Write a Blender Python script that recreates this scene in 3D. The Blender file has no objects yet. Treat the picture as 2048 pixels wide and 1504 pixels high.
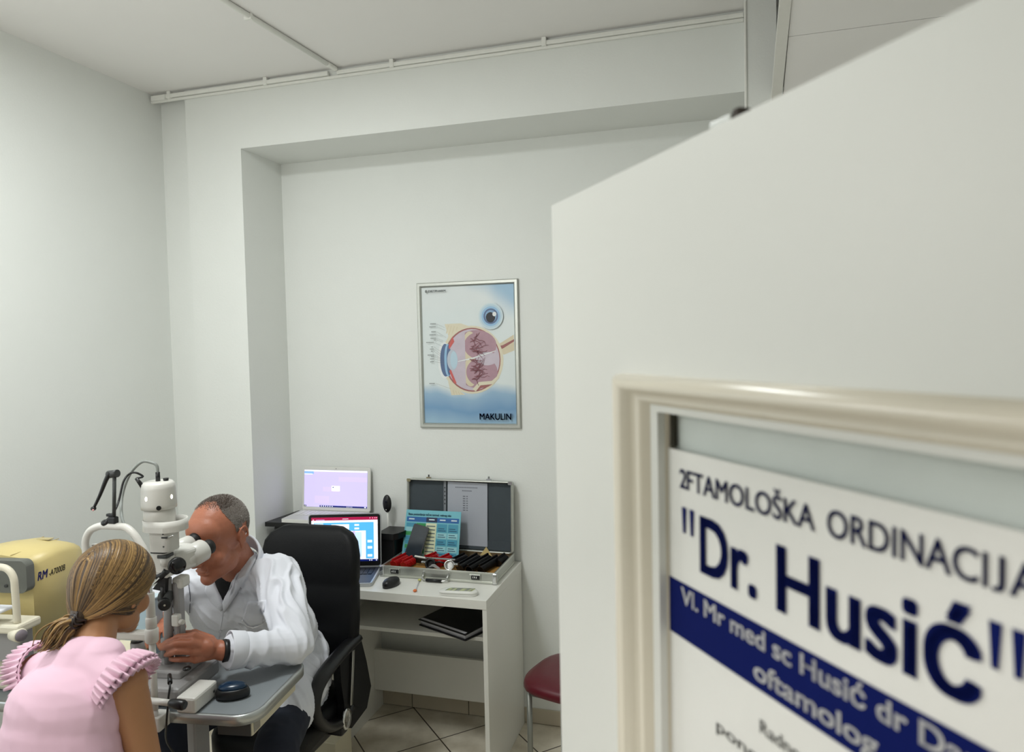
import bpy, bmesh, math, random
from mathutils import Vector, Matrix, Euler, noise
from mathutils.bvhtree import BVHTree
PI = math.pi
random.seed(7)
SC = bpy.context.scene
COL = SC.collection

# ------------------------------------------------------------------ camera
F_PX, YAW, PITCH, ROLL = 1433.3, math.radians(16.233), math.radians(-2.589), math.radians(-1.251)
CAM = Vector((0.0, 0.0, 1.9))
FWD = Vector((-math.sin(YAW) * math.cos(PITCH), math.cos(YAW) * math.cos(PITCH), math.sin(PITCH)))
_r = Vector((math.cos(YAW), math.sin(YAW), 0.0))
_u = _r.cross(FWD)
RIGHT = math.cos(ROLL) * _r + math.sin(ROLL) * _u
UP = -math.sin(ROLL) * _r + math.cos(ROLL) * _u
cd = bpy.data.cameras.new('camera')
cd.sensor_fit = 'HORIZONTAL'
cd.sensor_width = 36.0
cd.lens = F_PX / 2048.0 * 36.0
cd.clip_start = 0.02
cd.dof.use_dof = True
cd.dof.focus_distance = 2.7
cd.dof.aperture_fstop = 6.0
cam = bpy.data.objects.new('camera', cd)
COL.objects.link(cam)
M = Matrix((RIGHT, UP, -FWD)).transposed().to_4x4()
M.translation = CAM
cam.matrix_world = M
SC.camera = cam

# ------------------------------------------------------------------ light, world, exposure
SC.view_settings.view_transform = 'Standard'
SC.view_settings.look = 'None'
SC.view_settings.gamma = 1.0
SC.view_settings.use_curve_mapping = False
SC.view_settings.exposure = 0.13
wd = bpy.data.worlds.new('world')
wd.use_nodes = True
wd.node_tree.nodes['Background'].inputs[0].default_value = (0.80, 0.86, 0.9, 1)
wd.node_tree.nodes['Background'].inputs[1].default_value = 0.15
SC.world = wd
def area(name, loc, sx, sy, power, col, rot=(0, 0, 0)):
    l = bpy.data.lights.new(name, 'AREA')
    l.shape = 'RECTANGLE'; l.size = sx; l.size_y = sy
    l.energy = power; l.color = col
    o = bpy.data.objects.new(name, l)
    o.location = loc; o.rotation_euler = rot
    COL.objects.link(o)
    return o
area('room_ceiling_lamp', (-1.60, 1.60, 3.14), 0.36, 0.36, 24, (0.95, 0.99, 0.98))
area('corridor_ceiling_lamp', (-0.5, -0.85, 2.62), 1.2, 0.3, 14, (1.0, 0.95, 0.90))
area('cool_side_fill', (-2.70, 0.75, 1.75), 1.0, 1.0, 4, (0.80, 0.90, 1.0), (0, -PI/2, 0))  # added cool fill from the left; there is no window in that wall
gl_ = bpy.data.lights.new('room_fill_point', 'POINT'); gl_.energy = 15; gl_.color = (1.0, 0.97, 0.93); gl_.shadow_soft_size = .20  # added unseen fill light, lifts the ceiling and the darker sides
go_ = bpy.data.objects.new('room_fill_point', gl_); go_.location = (-1.70, 0.45, 2.30); COL.objects.link(go_)

def at(px, py, y):
    """world point on the plane Y = y that the photograph shows at (px, py)"""
    d = FWD + RIGHT * ((px - 1024.0) / F_PX) - UP * ((py - 752.0) / F_PX)
    return CAM + d * (y / d.y)

# ------------------------------------------------------------------ helpers
def lin(c):
    out = []
    for v in c:
        v = v / 255.0
        out.append(v / 12.92 if v <= 0.04045 else ((v + 0.055) / 1.055) ** 2.4)
    return (out[0], out[1], out[2], 1.0)
MATS = {}
def mat(name, rgb, rough=0.5, metal=0.0, var=0.04, scale=30.0, bump=0.0, bscale=200.0, emit=0.0, coat=0.0, spec=0.5, trans=0.0, sheen=0.0, sss=0.0, alpha=1.0):
    if name in MATS: return MATS[name]
    m = bpy.data.materials.new(name); m.use_nodes = True
    nt = m.node_tree; b = nt.nodes['Principled BSDF']
    c = lin(rgb)
    tc = nt.nodes.new('ShaderNodeTexCoord')
    nz = nt.nodes.new('ShaderNodeTexNoise'); nz.inputs['Scale'].default_value = scale; nz.inputs['Detail'].default_value = 4
    nt.links.new(tc.outputs['Object'], nz.inputs['Vector'])
    mx = nt.nodes.new('ShaderNodeMix'); mx.data_type = 'RGBA'
    mx.inputs[6].default_value = tuple(x * (1 - var) for x in c[:3]) + (1,)
    mx.inputs[7].default_value = tuple(min(1, x * (1 + var)) for x in c[:3]) + (1,)
    nt.links.new(nz.outputs['Fac'], mx.inputs[0])
    nt.links.new(mx.outputs[2], b.inputs['Base Color'])
    b.inputs['Roughness'].default_value = rough
    b.inputs['Metallic'].default_value = metal
    b.inputs['Coat Weight'].default_value = coat
    b.inputs['Specular IOR Level'].default_value = spec
    b.inputs['Transmission Weight'].default_value = trans
    b.inputs['Sheen Weight'].default_value = sheen
    b.inputs['Subsurface Weight'].default_value = sss
    b.inputs['Subsurface Scale'].default_value = 0.006
    if sss: b.inputs['Subsurface Radius'].default_value = (1, .35, .2)
    if emit:
        nt.links.new(mx.outputs[2], b.inputs['Emission Color'])
        b.inputs['Emission Strength'].default_value = emit
    if bump:
        n2 = nt.nodes.new('ShaderNodeTexNoise'); n2.inputs['Scale'].default_value = bscale; n2.inputs['Detail'].default_value = 6
        nt.links.new(tc.outputs['Object'], n2.inputs['Vector'])
        bp = nt.nodes.new('ShaderNodeBump'); bp.inputs['Strength'].default_value = bump; bp.inputs['Distance'].default_value = 0.004
        nt.links.new(n2.outputs['Fac'], bp.inputs['Height'])
        nt.links.new(bp.outputs['Normal'], b.inputs['Normal'])
    MATS[name] = m
    return m

def basis(z):
    z = Vector(z).normalized()
    a = Vector((0, 0, 1)) if abs(z.z) < 0.95 else Vector((1, 0, 0))
    x = a.cross(z).normalized(); y = z.cross(x)
    return x, y, z

class MB:
    """collects shapes into one bmesh; mi = material slot of what is added"""
    def __init__(s): s.bm = bmesh.new(); s.mi = 0; s.sm = True
    def _f(s, vs, smooth=None):
        try: f = s.bm.faces.new(vs)
        except ValueError: return None
        f.material_index = s.mi; f.smooth = s.sm if smooth is None else smooth
        return f
    def box(s, c, size, rot=(0, 0, 0), bev=0.0, seg=2, mtx=None):
        R = mtx.to_3x3() if mtx else (rot if isinstance(rot, Matrix) else Euler(rot).to_matrix())
        c = Vector(c); h = Vector(size) / 2
        vs = [s.bm.verts.new(c + R @ Vector((h.x * a, h.y * b, h.z * d))) for a in (-1, 1) for b in (-1, 1) for d in (-1, 1)]
        q = [(0, 1, 3, 2), (4, 6, 7, 5), (0, 4, 5, 1), (2, 3, 7, 6), (0, 2, 6, 4), (1, 5, 7, 3)]
        fs = [s._f([vs[i] for i in k], False) for k in q]
        if bev:
            es = list({e for f in fs for e in f.edges})
            r = bmesh.ops.bevel(s.bm, geom=es, offset=bev, segments=seg, profile=0.5, affect='EDGES')
            for f in r['faces']: f.material_index = s.mi; f.smooth = False
        return s
    def box2(s, a, b, bev=0.0, seg=2):
        a = Vector(a); b = Vector(b)
        return s.box((a + b) / 2, (abs(b.x - a.x), abs(b.y - a.y), abs(b.z - a.z)), bev=bev, seg=seg)
    def ring(s, c, x, y, rx, ry, n):
        return [s.bm.verts.new(c + x * (rx * math.cos(2 * PI * i / n)) + y * (ry * math.sin(2 * PI * i / n))) for i in range(n)]
    def bridge(s, a, b):
        n = len(a)
        for i in range(n): s._f([a[i], a[(i + 1) % n], b[(i + 1) % n], b[i]])
    def cap(s, r, flip=False):
        s._f(list(reversed(r)) if flip else r, False)
    def cyl(s, p0, p1, r0, r1=None, n=20):
        p0 = Vector(p0); p1 = Vector(p1); r1 = r0 if r1 is None else r1
        x, y, z = basis(p1 - p0)
        a = s.ring(p0, x, y, r0, r0, n); b = s.ring(p1, x, y, r1, r1, n)
        s.bridge(a, b); s.cap(a, True); s.cap(b)
        return s
    def lathe(s, prof, o, axis=(0, 0, 1), n=28, ex=None, sy=1.0):
        """prof = [(radius, height)] about axis from o"""
        o = Vector(o); x, y, z = basis(axis)
        if ex is not None: x = Vector(ex).normalized(); y = z.cross(x)
        rs = [s.ring(o + z * h, x, y, max(r, 1e-5), max(r, 1e-5) * sy, n) for r, h in prof]
        for a, b in zip(rs, rs[1:]): s.bridge(a, b)
        s.cap(rs[0], True); s.cap(rs[-1])
        return s
    def tube(s, pts, r, n=10, closed=False, ry=None):
        pts = [Vector(p) for p in pts]
        m = len(pts)
        rr = r if isinstance(r, (list, tuple)) else [r] * m
        T = []
        for i in range(m):
            a = pts[(i - 1) % m] if (closed or i > 0) else pts[0]
            b = pts[(i + 1) % m] if (closed or i < m - 1) else pts[-1]
            T.append((b - a).normalized())
        x, y, _ = basis(T[0]); rings = []
        for i in range(m):
            x = (x - T[i] * x.dot(T[i])).normalized(); y = T[i].cross(x)
            rings.append(s.ring(pts[i], x, y, rr[i], ry[i] if ry else rr[i], n))
        for a, b in zip(rings, rings[1:]): s.bridge(a, b)
        if closed: s.bridge(rings[-1], rings[0])
        else: s.cap(rings[0], True); s.cap(rings[-1])
        return s
    def ball(s, c, rad, n=16, rot=None):
        c = Vector(c); rad = Vector((rad,) * 3) if not hasattr(rad, '__len__') else Vector(rad)
        R = rot if rot is not None else Matrix.Identity(3)
        m = max(6, n // 2); rows = []
        for j in range(1, m):
            t = PI * j / m
            rows.append([s.bm.verts.new(c + R @ Vector((rad.x * math.sin(t) * math.cos(2 * PI * i / n), rad.y * math.sin(t) * math.sin(2 * PI * i / n), rad.z * math.cos(t)))) for i in range(n)])
        top = s.bm.verts.new(c + R @ Vector((0, 0, rad.z))); bot = s.bm.verts.new(c - R @ Vector((0, 0, rad.z)))
        for a, b in zip(rows, rows[1:]):
            for i in range(n): s._f([a[i], b[i], b[(i + 1) % n], a[(i + 1) % n]])
        for i in range(n):
            s._f([top, rows[0][i], rows[0][(i + 1) % n]]); s._f([bot, rows[-1][(i + 1) % n], rows[-1][i]])
        return s
    def caps(s, p0, r0, p1, r1, n=16):
        """a tapered limb with round ends"""
        p0 = Vector(p0); p1 = Vector(p1)
        s.ball(p0, r0, n); s.ball(p1, r1, n); s.cyl(p0, p1, r0, r1, n)
        return s
    def prism(s, poly, o, ex, ey, h, smooth=False):
        """flat polygon (2-D points) in the plane ex, ey at o, thickened by h along ex x ey"""
        o = Vector(o); ex = Vector(ex); ey = Vector(ey); nz = ex.cross(ey).normalized()
        a = [s.bm.verts.new(o + ex * p[0] + ey * p[1]) for p in poly]
        b = [s.bm.verts.new(o + ex * p[0] + ey * p[1] + nz * h) for p in poly]
        k = len(poly)
        for i in range(k): s._f([a[i], a[(i + 1) % k], b[(i + 1) % k], b[i]], smooth)
        s.cap(a, True); s.cap(b)
        return s
    def flat(s, poly, o, ex, ey, mi=None):
        o = Vector(o); ex = Vector(ex); ey = Vector(ey)
        if mi is not None: s.mi = mi
        s._f([s.bm.verts.new(o + ex * p[0] + ey * p[1]) for p in poly], False)
        return s
    def loft(s, rings, caps=True, closed=True):
        rs = [[s.bm.verts.new(Vector(p)) for p in r] for r in rings]
        for a, b in zip(rs, rs[1:]):
            n = len(a)
            for i in range(n if closed else n - 1): s._f([a[i], a[(i + 1) % n], b[(i + 1) % n], b[i]])
        if caps and closed: s.cap(rs[0], True); s.cap(rs[-1])
        return s

def rrect(w, h, r, n=5, cx=0.0, cy=0.0):
    r = min(r, w / 2 - 1e-5, h / 2 - 1e-5); out = []
    for (sx, sy, a0) in ((1, 1, 0), (-1, 1, 90), (-1, -1, 180), (1, -1, 270)):
        for i in range(n + 1):
            a = math.radians(a0 + 90 * i / n)
            out.append((cx + sx * (w / 2 - r) + r * math.cos(a), cy + sy * (h / 2 - r) + r * math.sin(a)))
    return out
def arc(cx, cy, rx, ry, a0=0, a1=360, n=32):
    return [(cx + rx * math.cos(math.radians(a0 + (a1 - a0) * i / n)), cy + ry * math.sin(math.radians(a0 + (a1 - a0) * i / n))) for i in range(n if abs(a1 - a0) == 360 else n + 1)]
def spline(pts, k=6):
    pts = [Vector(p) for p in pts]; out = []
    for i in range(len(pts) - 1):
        p0 = pts[max(i - 1, 0)]; p1 = pts[i]; p2 = pts[i + 1]; p3 = pts[min(i + 2, len(pts) - 1)]
        for j in range(k):
            t = j / k
            out.append(0.5 * ((2 * p1) + (p2 - p0) * t + (2 * p0 - 5 * p1 + 4 * p2 - p3) * t * t + (3 * p1 - p0 - 3 * p2 + p3) * t ** 3))
    out.append(pts[-1]); return out

WM = {}
def thing(name, label, cat, loc, rz=0.0, group=None):
    o = bpy.data.objects.new(name, None); COL.objects.link(o)
    o.empty_display_size = 0.05
    o.location = loc; o.rotation_euler = (0, 0, rz)
    WM[o.name] = Matrix.Translation(Vector(loc)) @ Matrix.Rotation(rz, 4, 'Z')
    return tag(o, label, cat, group)
def tag(o, label=None, cat=None, group=None, kind=None):
    if label: o['label'] = label
    if cat: o['category'] = cat
    if group: o['group'] = group
    if kind: o['kind'] = kind
    return o
def link_mesh(name, me, mats, parent=None, local=False):
    for m in (mats if isinstance(mats, (list, tuple)) else [mats]): me.materials.append(m)
    o = bpy.data.objects.new(name, me); COL.objects.link(o)
    if parent is not None:
        top = parent
        while top.parent: top = top.parent
        if not local and top.name in WM: me.transform(WM[top.name].inverted())
        o.parent = parent
    return o
def obj(name, mb, mats, parent=None, local=False, label=None):
    """world-coordinate shapes -> ONE mesh object (local=True: coordinates already relative to the thing)"""
    bmesh.ops.recalc_face_normals(mb.bm, faces=mb.bm.faces[:])
    me = bpy.data.meshes.new(name); mb.bm.to_mesh(me); mb.bm.free()
    o = link_mesh(name, me, mats, parent, local)
    if parent is None and not local:
        # origin at the mesh's base
        if me.vertices:
            xs = [v.co for v in me.vertices]
            c = Vector(((min(v.x for v in xs) + max(v.x for v in xs)) / 2, (min(v.y for v in xs) + max(v.y for v in xs)) / 2, min(v.z for v in xs)))
            me.transform(Matrix.Translation(-c)); o.location = c
    if label: o['label'] = label
    return o
def struct(name, mb, m):
    o = obj(name, mb, m, local=True); o['kind'] = 'structure'; return o
def organic(name, mb, m, parent, voxel=0.004, smooth=8, disp=None, keep=False):
    """union of the shapes as one continuous skin: voxel remesh, then smoothing, then optional displacement"""
    me0 = bpy.data.meshes.new('tmp'); mb.bm.to_mesh(me0); mb.bm.free()
    t = bpy.data.objects.new('tmp', me0); COL.objects.link(t)
    r = t.modifiers.new('r', 'REMESH'); r.mode = 'VOXEL'; r.voxel_size = voxel; r.use_smooth_shade = True
    if smooth:
        sm = t.modifiers.new('s', 'SMOOTH'); sm.factor = 0.5; sm.iterations = smooth
    dg = bpy.context.evaluated_depsgraph_get(); dg.update()
    me = bpy.data.meshes.new_from_object(t.evaluated_get(dg))
    bpy.data.objects.remove(t)
    me.name = name
    if disp:
        ns = [v.normal.copy() for v in me.vertices]
        for v, n_ in zip(me.vertices, ns): v.co = v.co + n_ * disp(v.co, n_)
    for pl in me.polygons: pl.use_smooth = True
    me.materials.clear()
    o = link_mesh(name, me, m, parent)
    return o
def text_mesh(s, bold=0.0, align='LEFT', shear=0.0):
    c = bpy.data.curves.new('t', 'FONT'); c.body = s; c.size = 1.0; c.offset = bold; c.align_x = align; c.shear = shear
    c.resolution_u = 4
    t = bpy.data.objects.new('t', c); COL.objects.link(t)
    dg = bpy.context.evaluated_depsgraph_get(); dg.update()
    me = bpy.data.meshes.new_from_object(t.evaluated_get(dg))
    bpy.data.objects.remove(t)
    return me
def lettering(mb, s, o, ex, ey, x0, y0, width=None, cap=None, bold=0.0, mi=0, align='l', shear=0.0):
    """adds flat letters to mb: baseline y0, left edge x0 (or centre / right), scaled to width and cap height"""
    me = text_mesh(s, 0.0, shear=shear)
    vs = [v.co.copy() for v in me.vertices]
    if not vs: return mb
    xa = min(v.x for v in vs); xb = max(v.x for v in vs)
    sy = cap / 0.729 if cap else 1.0
    sx = width / (xb - xa) if width else sy
    if not cap: sy = sx
    w = (xb - xa) * sx
    off = x0 - (0 if align == 'l' else w / 2 if align == 'c' else w)
    o = Vector(o); ex = Vector(ex); ey = Vector(ey)
    mb.mi = mi
    # weight is added by overprinting the strokes slightly shifted
    sh_ = [(0, 0)] if not bold else [(a * bold, b_ * bold) for a in (-1, 0, 1) for b_ in (-.7, .7)]
    for (da, db) in sh_:
        nv = [mb.bm.verts.new(o + ex * (off + (v.x - xa + da) * sx) + ey * (y0 + (v.y + db) * sy)) for v in vs]
        for p in me.polygons: mb._f([nv[i] for i in p.vertices], False)
    bpy.data.meshes.remove(me)
    return mb
# ------------------------------------------------------------------ room shell
XL, ZC, YB, YF, ZB, XC, XK = -2.759, 3.20, 3.390, 3.055, 2.884, -2.249, -2.565
XR = 1.10
wall_m = mat('painted_wall', (235, 237, 233), rough=0.85, var=0.015, scale=6, bump=0.12, bscale=120)
ceil_m = mat('painted_ceiling', (243, 241, 238), rough=0.9, var=0.015, scale=5)
def floor_mat():
    m = bpy.data.materials.new('beige_floor_tiles'); m.use_nodes = True
    nt = m.node_tree; b = nt.nodes['Principled BSDF']
    N = lambda t: nt.nodes.new(t)
    tc = N('ShaderNodeTexCoord'); sep = N('ShaderNodeSeparateXYZ'); nt.links.new(tc.outputs['Object'], sep.inputs[0])
    def mth(op, a, c=None):
        n = N('ShaderNodeMath'); n.operation = op
        for i, v in enumerate((a, c)):
            if v is None: continue
            if isinstance(v, (int, float)): n.inputs[i].default_value = v
            else: nt.links.new(v, n.inputs[i])
        return n.outputs[0]
    x, y = sep.outputs[0], sep.outputs[1]
    u = mth('MULTIPLY', mth('ADD', x, y), 0.70711); v = mth('MULTIPLY', mth('SUBTRACT', y, x), 0.70711)
    S = 0.349
    fu = mth('FRACT', mth('DIVIDE', mth('SUBTRACT', u, 1.287 - 20 * S), S)); fv = mth('FRACT', mth('DIVIDE', mth('SUBTRACT', v, 3.148 - 30 * S), S))
    du = mth('MINIMUM', fu, mth('SUBTRACT', 1.0, fu)); dv = mth('MINIMUM', fv, mth('SUBTRACT', 1.0, fv))
    g = mth('LESS_THAN', mth('MINIMUM', du, dv), 0.009)
    nz = N('ShaderNodeTexNoise'); nz.inputs['Scale'].default_value = 7; nz.inputs['Detail'].default_value = 5
    nt.links.new(tc.outputs['Object'], nz.inputs['Vector'])
    ra = N('ShaderNodeValToRGB'); ra.color_ramp.elements[0].color = lin((200, 190, 170)); ra.color_ramp.elements[1].color = lin((234, 226, 208))
    ra.color_ramp.elements[0].position = .35; ra.color_ramp.elements[1].position = .65
    nt.links.new(nz.outputs['Fac'], ra.inputs[0])
    mx = N('ShaderNodeMix'); mx.data_type = 'RGBA'; nt.links.new(g, mx.inputs[0]); nt.links.new(ra.outputs[0], mx.inputs[6]); mx.inputs[7].default_value = lin((62, 52, 40))
    nt.links.new(mx.outputs[2], b.inputs['Base Color'])
    b.inputs['Roughness'].default_value = 0.42
    bp = N('ShaderNodeBump'); bp.invert = True; bp.inputs['Distance'].default_value = .002; bp.inputs['Strength'].default_value = .6
    nt.links.new(g, bp.inputs['Height']); nt.links.new(bp.outputs[0], b.inputs['Normal'])
    return m
struct('floor', MB().box2((XL - .1, -1.7, -.08), (2.2, YB + .1, 0)), floor_mat())
struct('ceiling', MB().box2((XL - .1, -.05, ZC), (XR + .1, YB + .1, ZC + .08)), ceil_m)
struct('wall_left', MB().box2((XL - .1, -1.7, 0), (XL, YB + .1, ZC)), wall_m)
# back wall: recess wall, the pier at its left and the beam over it
struct('wall_back', MB().box2((XL, YB, 0), (XR, YB + .1, ZC)), wall_m)
mb = MB()
mb.prism([(XL, YB), (XL, YF + .055), (XK - .012, YF + .05), (XK, YF), (XC, YF), (XC, YB)], (0, 0, 0), (1, 0, 0), (0, 1, 0), ZC)
mb.box2((XC, YF, ZB), (XR, YB, ZC))
struct('wall_pier_and_beam', mb, wall_m).name = 'wall_beam'
struct('wall_right', MB().box2((XR, .05, 0), (XR + .1, YB + .1, ZC)), wall_m)
# wall with the doorway the photograph is taken from
mb = MB()
mb.box2((XL, -.05, 0), (-.60, .05, ZC)); mb.box2((.40, -.05, 0), (XR + .1, .05, ZC)); mb.box2((-.60, -.05, 2.10), (.40, .05, ZC))
struct('wall_front', mb, wall_m)
# corridor behind the camera
struct('wall_corridor', MB().box2((XL - .1, -1.8, 0), (2.3, -1.7, 2.7)), wall_m)
struct('ceiling_corridor', MB().box2((XL - .1, -1.8, 2.7), (2.3, -.05, 2.78)), ceil_m)
struct('wall_corridor_end', MB().box2((2.2, -1.7, 0), (2.3, -.05, 2.7)), wall_m)
# pier end and sloping soffit at the right
pier_m = wall_m
struct('wall_partition', MB().box2((.104, 2.95, 0), (.2145, YF, ZC)), pier_m)
struct('trim_1', MB().box2((.098, 2.944, 0), (.1075, 2.956, ZC), bev=.003), mat('white_corner_bead', (238, 238, 232), rough=.5))
sl = math.radians(30)
sdir = Vector((0, -math.cos(sl), math.sin(sl)))
o = Vector((.236, 2.95, 2.796))
mb = MB()
for (a, b) in ((-.02, .285), (.287, .62)):
    mb.prism([(0, a), (2.6, a), (2.6, b), (0, b)], o, (1, 0, 0), sdir, -.02)
struct('ceiling_soffit', mb, ceil_m)
mb = MB()
mb.prism([(-.042, -.02), (-.006, -.02), (.001, .62), (-.036, .62)], o + Vector((0, -.004, -.004)), (1, 0, 0), sdir, -.03)
struct('trim_2', mb, mat('grey_white_batten', (228, 227, 220), rough=.6))
# tiled skirting along the recess wall
sk = mat('skirting_tile', (196, 186, 166), rough=.4, var=.06, scale=9)
gm = mat('dark_grout', (70, 60, 48), rough=.9)
js = [-2.20, -1.885, -1.57, -1.255, -.94, -.625, -.31, .005, .10]
mb = MB()
for a, b in zip(js, js[1:]): mb.box2((a + .002, YB - .009, .003), (b - .002, YB, .077), bev=.0015)
mb.mi = 1; mb.box2((-2.24, YB - .004, 0), (.1, YB - .0005, .07))
tag(obj('baseboard_back', mb, [sk, gm], local=True), kind='structure')
# surface conduits under the ceiling
cm = mat('white_plastic_trunking', (240, 240, 234), rough=.45)
t = thing('cable_trunking', 'white plastic cable trunking running along top of the beam under ceiling', 'trunking', (-1.3, YF, ZC - .06))
mb = MB(); mb.box2((-2.735, YF - .024, 3.168), (-1.745, YF - .0, 3.187), bev=.003); mb.box2((-1.70, YF - .022, 3.168), (.10, YF, 3.186), bev=.003); mb.box2((-2.76, YF - .014, 3.154), (.10, YF, 3.167), bev=.003)
obj('channel', mb, cm, t)
for x in (-2.642, -2.083, -1.42, -.71):
    obj('clip', MB().box2((x - .010, YF - .026, 3.163), (x + .010, YF - .002, 3.2), bev=.002), cm, t)
obj('end_sleeve', MB().box2((-2.745, YF - .03, 3.160), (-2.66, YF - .002, 3.185), bev=.002), cm, t)
t = thing('cable_conduit', 'thin white cable conduit crossing the ceiling toward the beam', 'conduit', (-1.72, 2.5, ZC))
mb = MB(); mb.tube([(-1.80, .06, ZC - .010), (-1.75, 2.33, ZC - .010), (-1.706, 2.96, ZC - .010)], .011, 10)
obj('pipe', mb, cm, t)
obj('bend', MB().tube(spline([(-1.706, 2.96, ZC - .010), (-1.70, 3.02, ZC - .012), (-1.706, 3.024, ZC - .010)], 5), .012, 10), cm, t)
for y in (1.4, 2.45): obj('clip', MB().box((-1.747, y, ZC - .012), (.034, .014, .024), bev=.002), cm, t)

# ------------------------------------------------------------------ the open door
DA = math.radians(35.983)
DP = Vector((-.1764, .7748, 0)); DE = Vector((math.sin(DA), -math.cos(DA), 0)); DN = Vector((-math.cos(DA), -math.sin(DA), 0)); DZ = Vector((0, 0, 1))
def dp(s, z, n=0.0): return DP + DE * s + DZ * z + DN * n
door_m = mat('white_door_paint', (225, 226, 221), rough=.42, var=.01, scale=4)
frame_m = mat('glossy_white_bead', (220, 213, 196), rough=.25, var=.01)
S0, S1, Z0, Z1 = .214, .648, .95, 1.841          # glazed opening
door = MB(); W = .90; T = .04
O = [(0, .01), (W, .01), (W, 2.05), (0, 2.05)]
def slab(a, b, c, d): door.box((dp((a + c) / 2, (b + d) / 2, -T / 2)), (c - a, T, d - b), rot=Matrix((DE, -DN, DZ)).transposed())
slab(0, .01, S0, 2.05); slab(S1, .01, W, 2.05); slab(S0, .01, S1, Z0); slab(S0, Z1, S1, 2.05)
dr = struct('door_1', door, door_m)
# moulding round the glass
PR = [(-.060, 0), (-.058, .008), (-.052, .014), (-.044, .016), (-.036, .0145), (-.031, .009), (-.026, .0070), (-.021, .0080), (-.016, .0055), (-.009, -.002), (.0018, -.0082), (.0018, -.0240), (-.060, -.0001)]
mb = MB(); cs = [(S0, Z0, -1, -1), (S1, Z0, 1, -1), (S1, Z1, 1, 1), (S0, Z1, -1, 1)]
rings = []
for (s, z, a, b) in cs:
    rings.append([mb.bm.verts.new(dp(s + a * -u * 1.0, z + b * (-u) * .5, h)) for (u, h) in PR])
for i in range(4):
    a = rings[i]; b = rings[(i + 1) % 4]
    for j in range(len(PR) - 1): mb._f([a[j], b[j], b[j + 1], a[j + 1]])
mo = obj('moulding', mb, frame_m, dr)
gl = MB(); gl.box(dp((S0 + S1) / 2, (Z0 + Z1) / 2, -.018), (S1 - S0, .004, Z1 - Z0), rot=Matrix((DE, -DN, DZ)).transposed())
glass_m = mat('frosted_glass', (222, 230, 226), rough=.45, var=.08, scale=14, bump=.25, bscale=40, trans=.2)
obj('glass_pane', gl, glass_m, dr)
# dark gap at the pane's edge
obj('glazing_gap', MB().box(dp(S0 + .0035, (1.812 + Z1) / 2, -.013), (.006, .004, Z1 - 1.812), rot=Matrix((DE, -DN, DZ)).transposed()), mat('dark_gap', (60, 58, 48), rough=.9), dr)
# hardware on the top edge
hm = mat('worn_chrome', (200, 202, 200), rough=.25, metal=1)
mb = MB(); mb.box(dp(.286, 2.0545, -.018), (.026, .014, .012), rot=Matrix((DE, -DN, DZ)).transposed(), bev=.002)
mb.mi = 1; mb.box(dp(.303, 2.0555, -.018), (.008, .012, .014), rot=Matrix((DE, -DN, DZ)).transposed(), bev=.002)
obj('top_latch', mb, [hm, mat('dark_rubber', (60, 52, 46), rough=.8)], dr)
mb = MB(); mb.box(dp(.098, 2.0515, -.018), (.022, .010, .004), rot=Matrix((DE, -DN, DZ)).transposed(), bev=.001)
obj('edge_plate', mb, hm, dr)
# the notice behind the glass bead
poster_n = -.009
navy = mat('navy_print', (8, 22, 88), rough=.8, var=.03, spec=.1)
paper = mat('white_notice_paper', (230, 230, 226), rough=.8, var=.01, spec=.2)
greyp = mat('grey_print', (120, 122, 120), rough=.6)
sheet = MB()
PB = dp(0, 0, poster_n)
def sh(poly, mi, lay): sheet.mi = mi; sheet.flat(poly, PB + DN * (lay * .0002), DE, DZ)
L_, R_ = .2148, .5365
sheet.mi = 0; sheet.prism([(L_, 1.36), (R_, 1.36), (R_, 1.8105), (L_, 1.8105)], PB - DN * .001, DE, DZ, .001)
sh([(L_, 1.6565), (R_, 1.6565), (R_, 1.7030), (L_, 1.7030)], 1, 2)
def tx(s, x, y, w, c, mi, bold=0.0, al='l'): lettering(sheet, s, PB + DN * .0008, DE, DZ, x, y, w, c, bold, mi, al)
tx('2', .2338, 1.7808, .0088, .0160, 1, .014)
tx('FTAMOLOŠKA', .2440, 1.7805, .1380, .0165, 1, .010)
tx('ORDINACI', .3925, 1.7805, .1000, .0175, 1, .010)
tx('J', .4950, 1.7842, .0058, .0137, 1, .010)
tx('A', .5035, 1.7805, .0140, .0175, 1, .010)
for q_ in (.2362, .2468): sh([(q_, 1.7655), (q_ + .0062, 1.7655), (q_ + .0048, 1.7445), (q_ + .0014, 1.7445)], 1, 4)
tx('Dr.', .2620, 1.7205, .0640, .0450, 1, .028)
tx('Husić', .3490, 1.7205, .1400, .0450, 1, .028)
for q_ in (.4935, .5045): sh([(q_, 1.7655), (q_ + .0066, 1.7655), (q_ + .0050, 1.7430), (q_ + .0014, 1.7430)], 1, 4)
tx('Vl. Mr med sc Husić dr Dar', .2345, 1.6862, .2560, .0138, 2, .018)
tx('oftamolog', .3245, 1.6632, .1050, .0138, 2, .018)
tx('Radno vrijeme', .3300, 1.6270, .0900, .0100, 3, .004)
tx('ponedjeljak - petak', .2800, 1.6030, .1850, .0100, 3, .004)
tx('09:00 - 16:00', .3200, 1.5800, .1100, .0100, 3, .004)
nt_ = obj('door_notice', sheet, [paper, navy, mat('white_print', (236, 236, 236), rough=.5), greyp])
tag(nt_, 'white paper notice with navy lettering and band behind the open door glass', 'notice')
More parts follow.
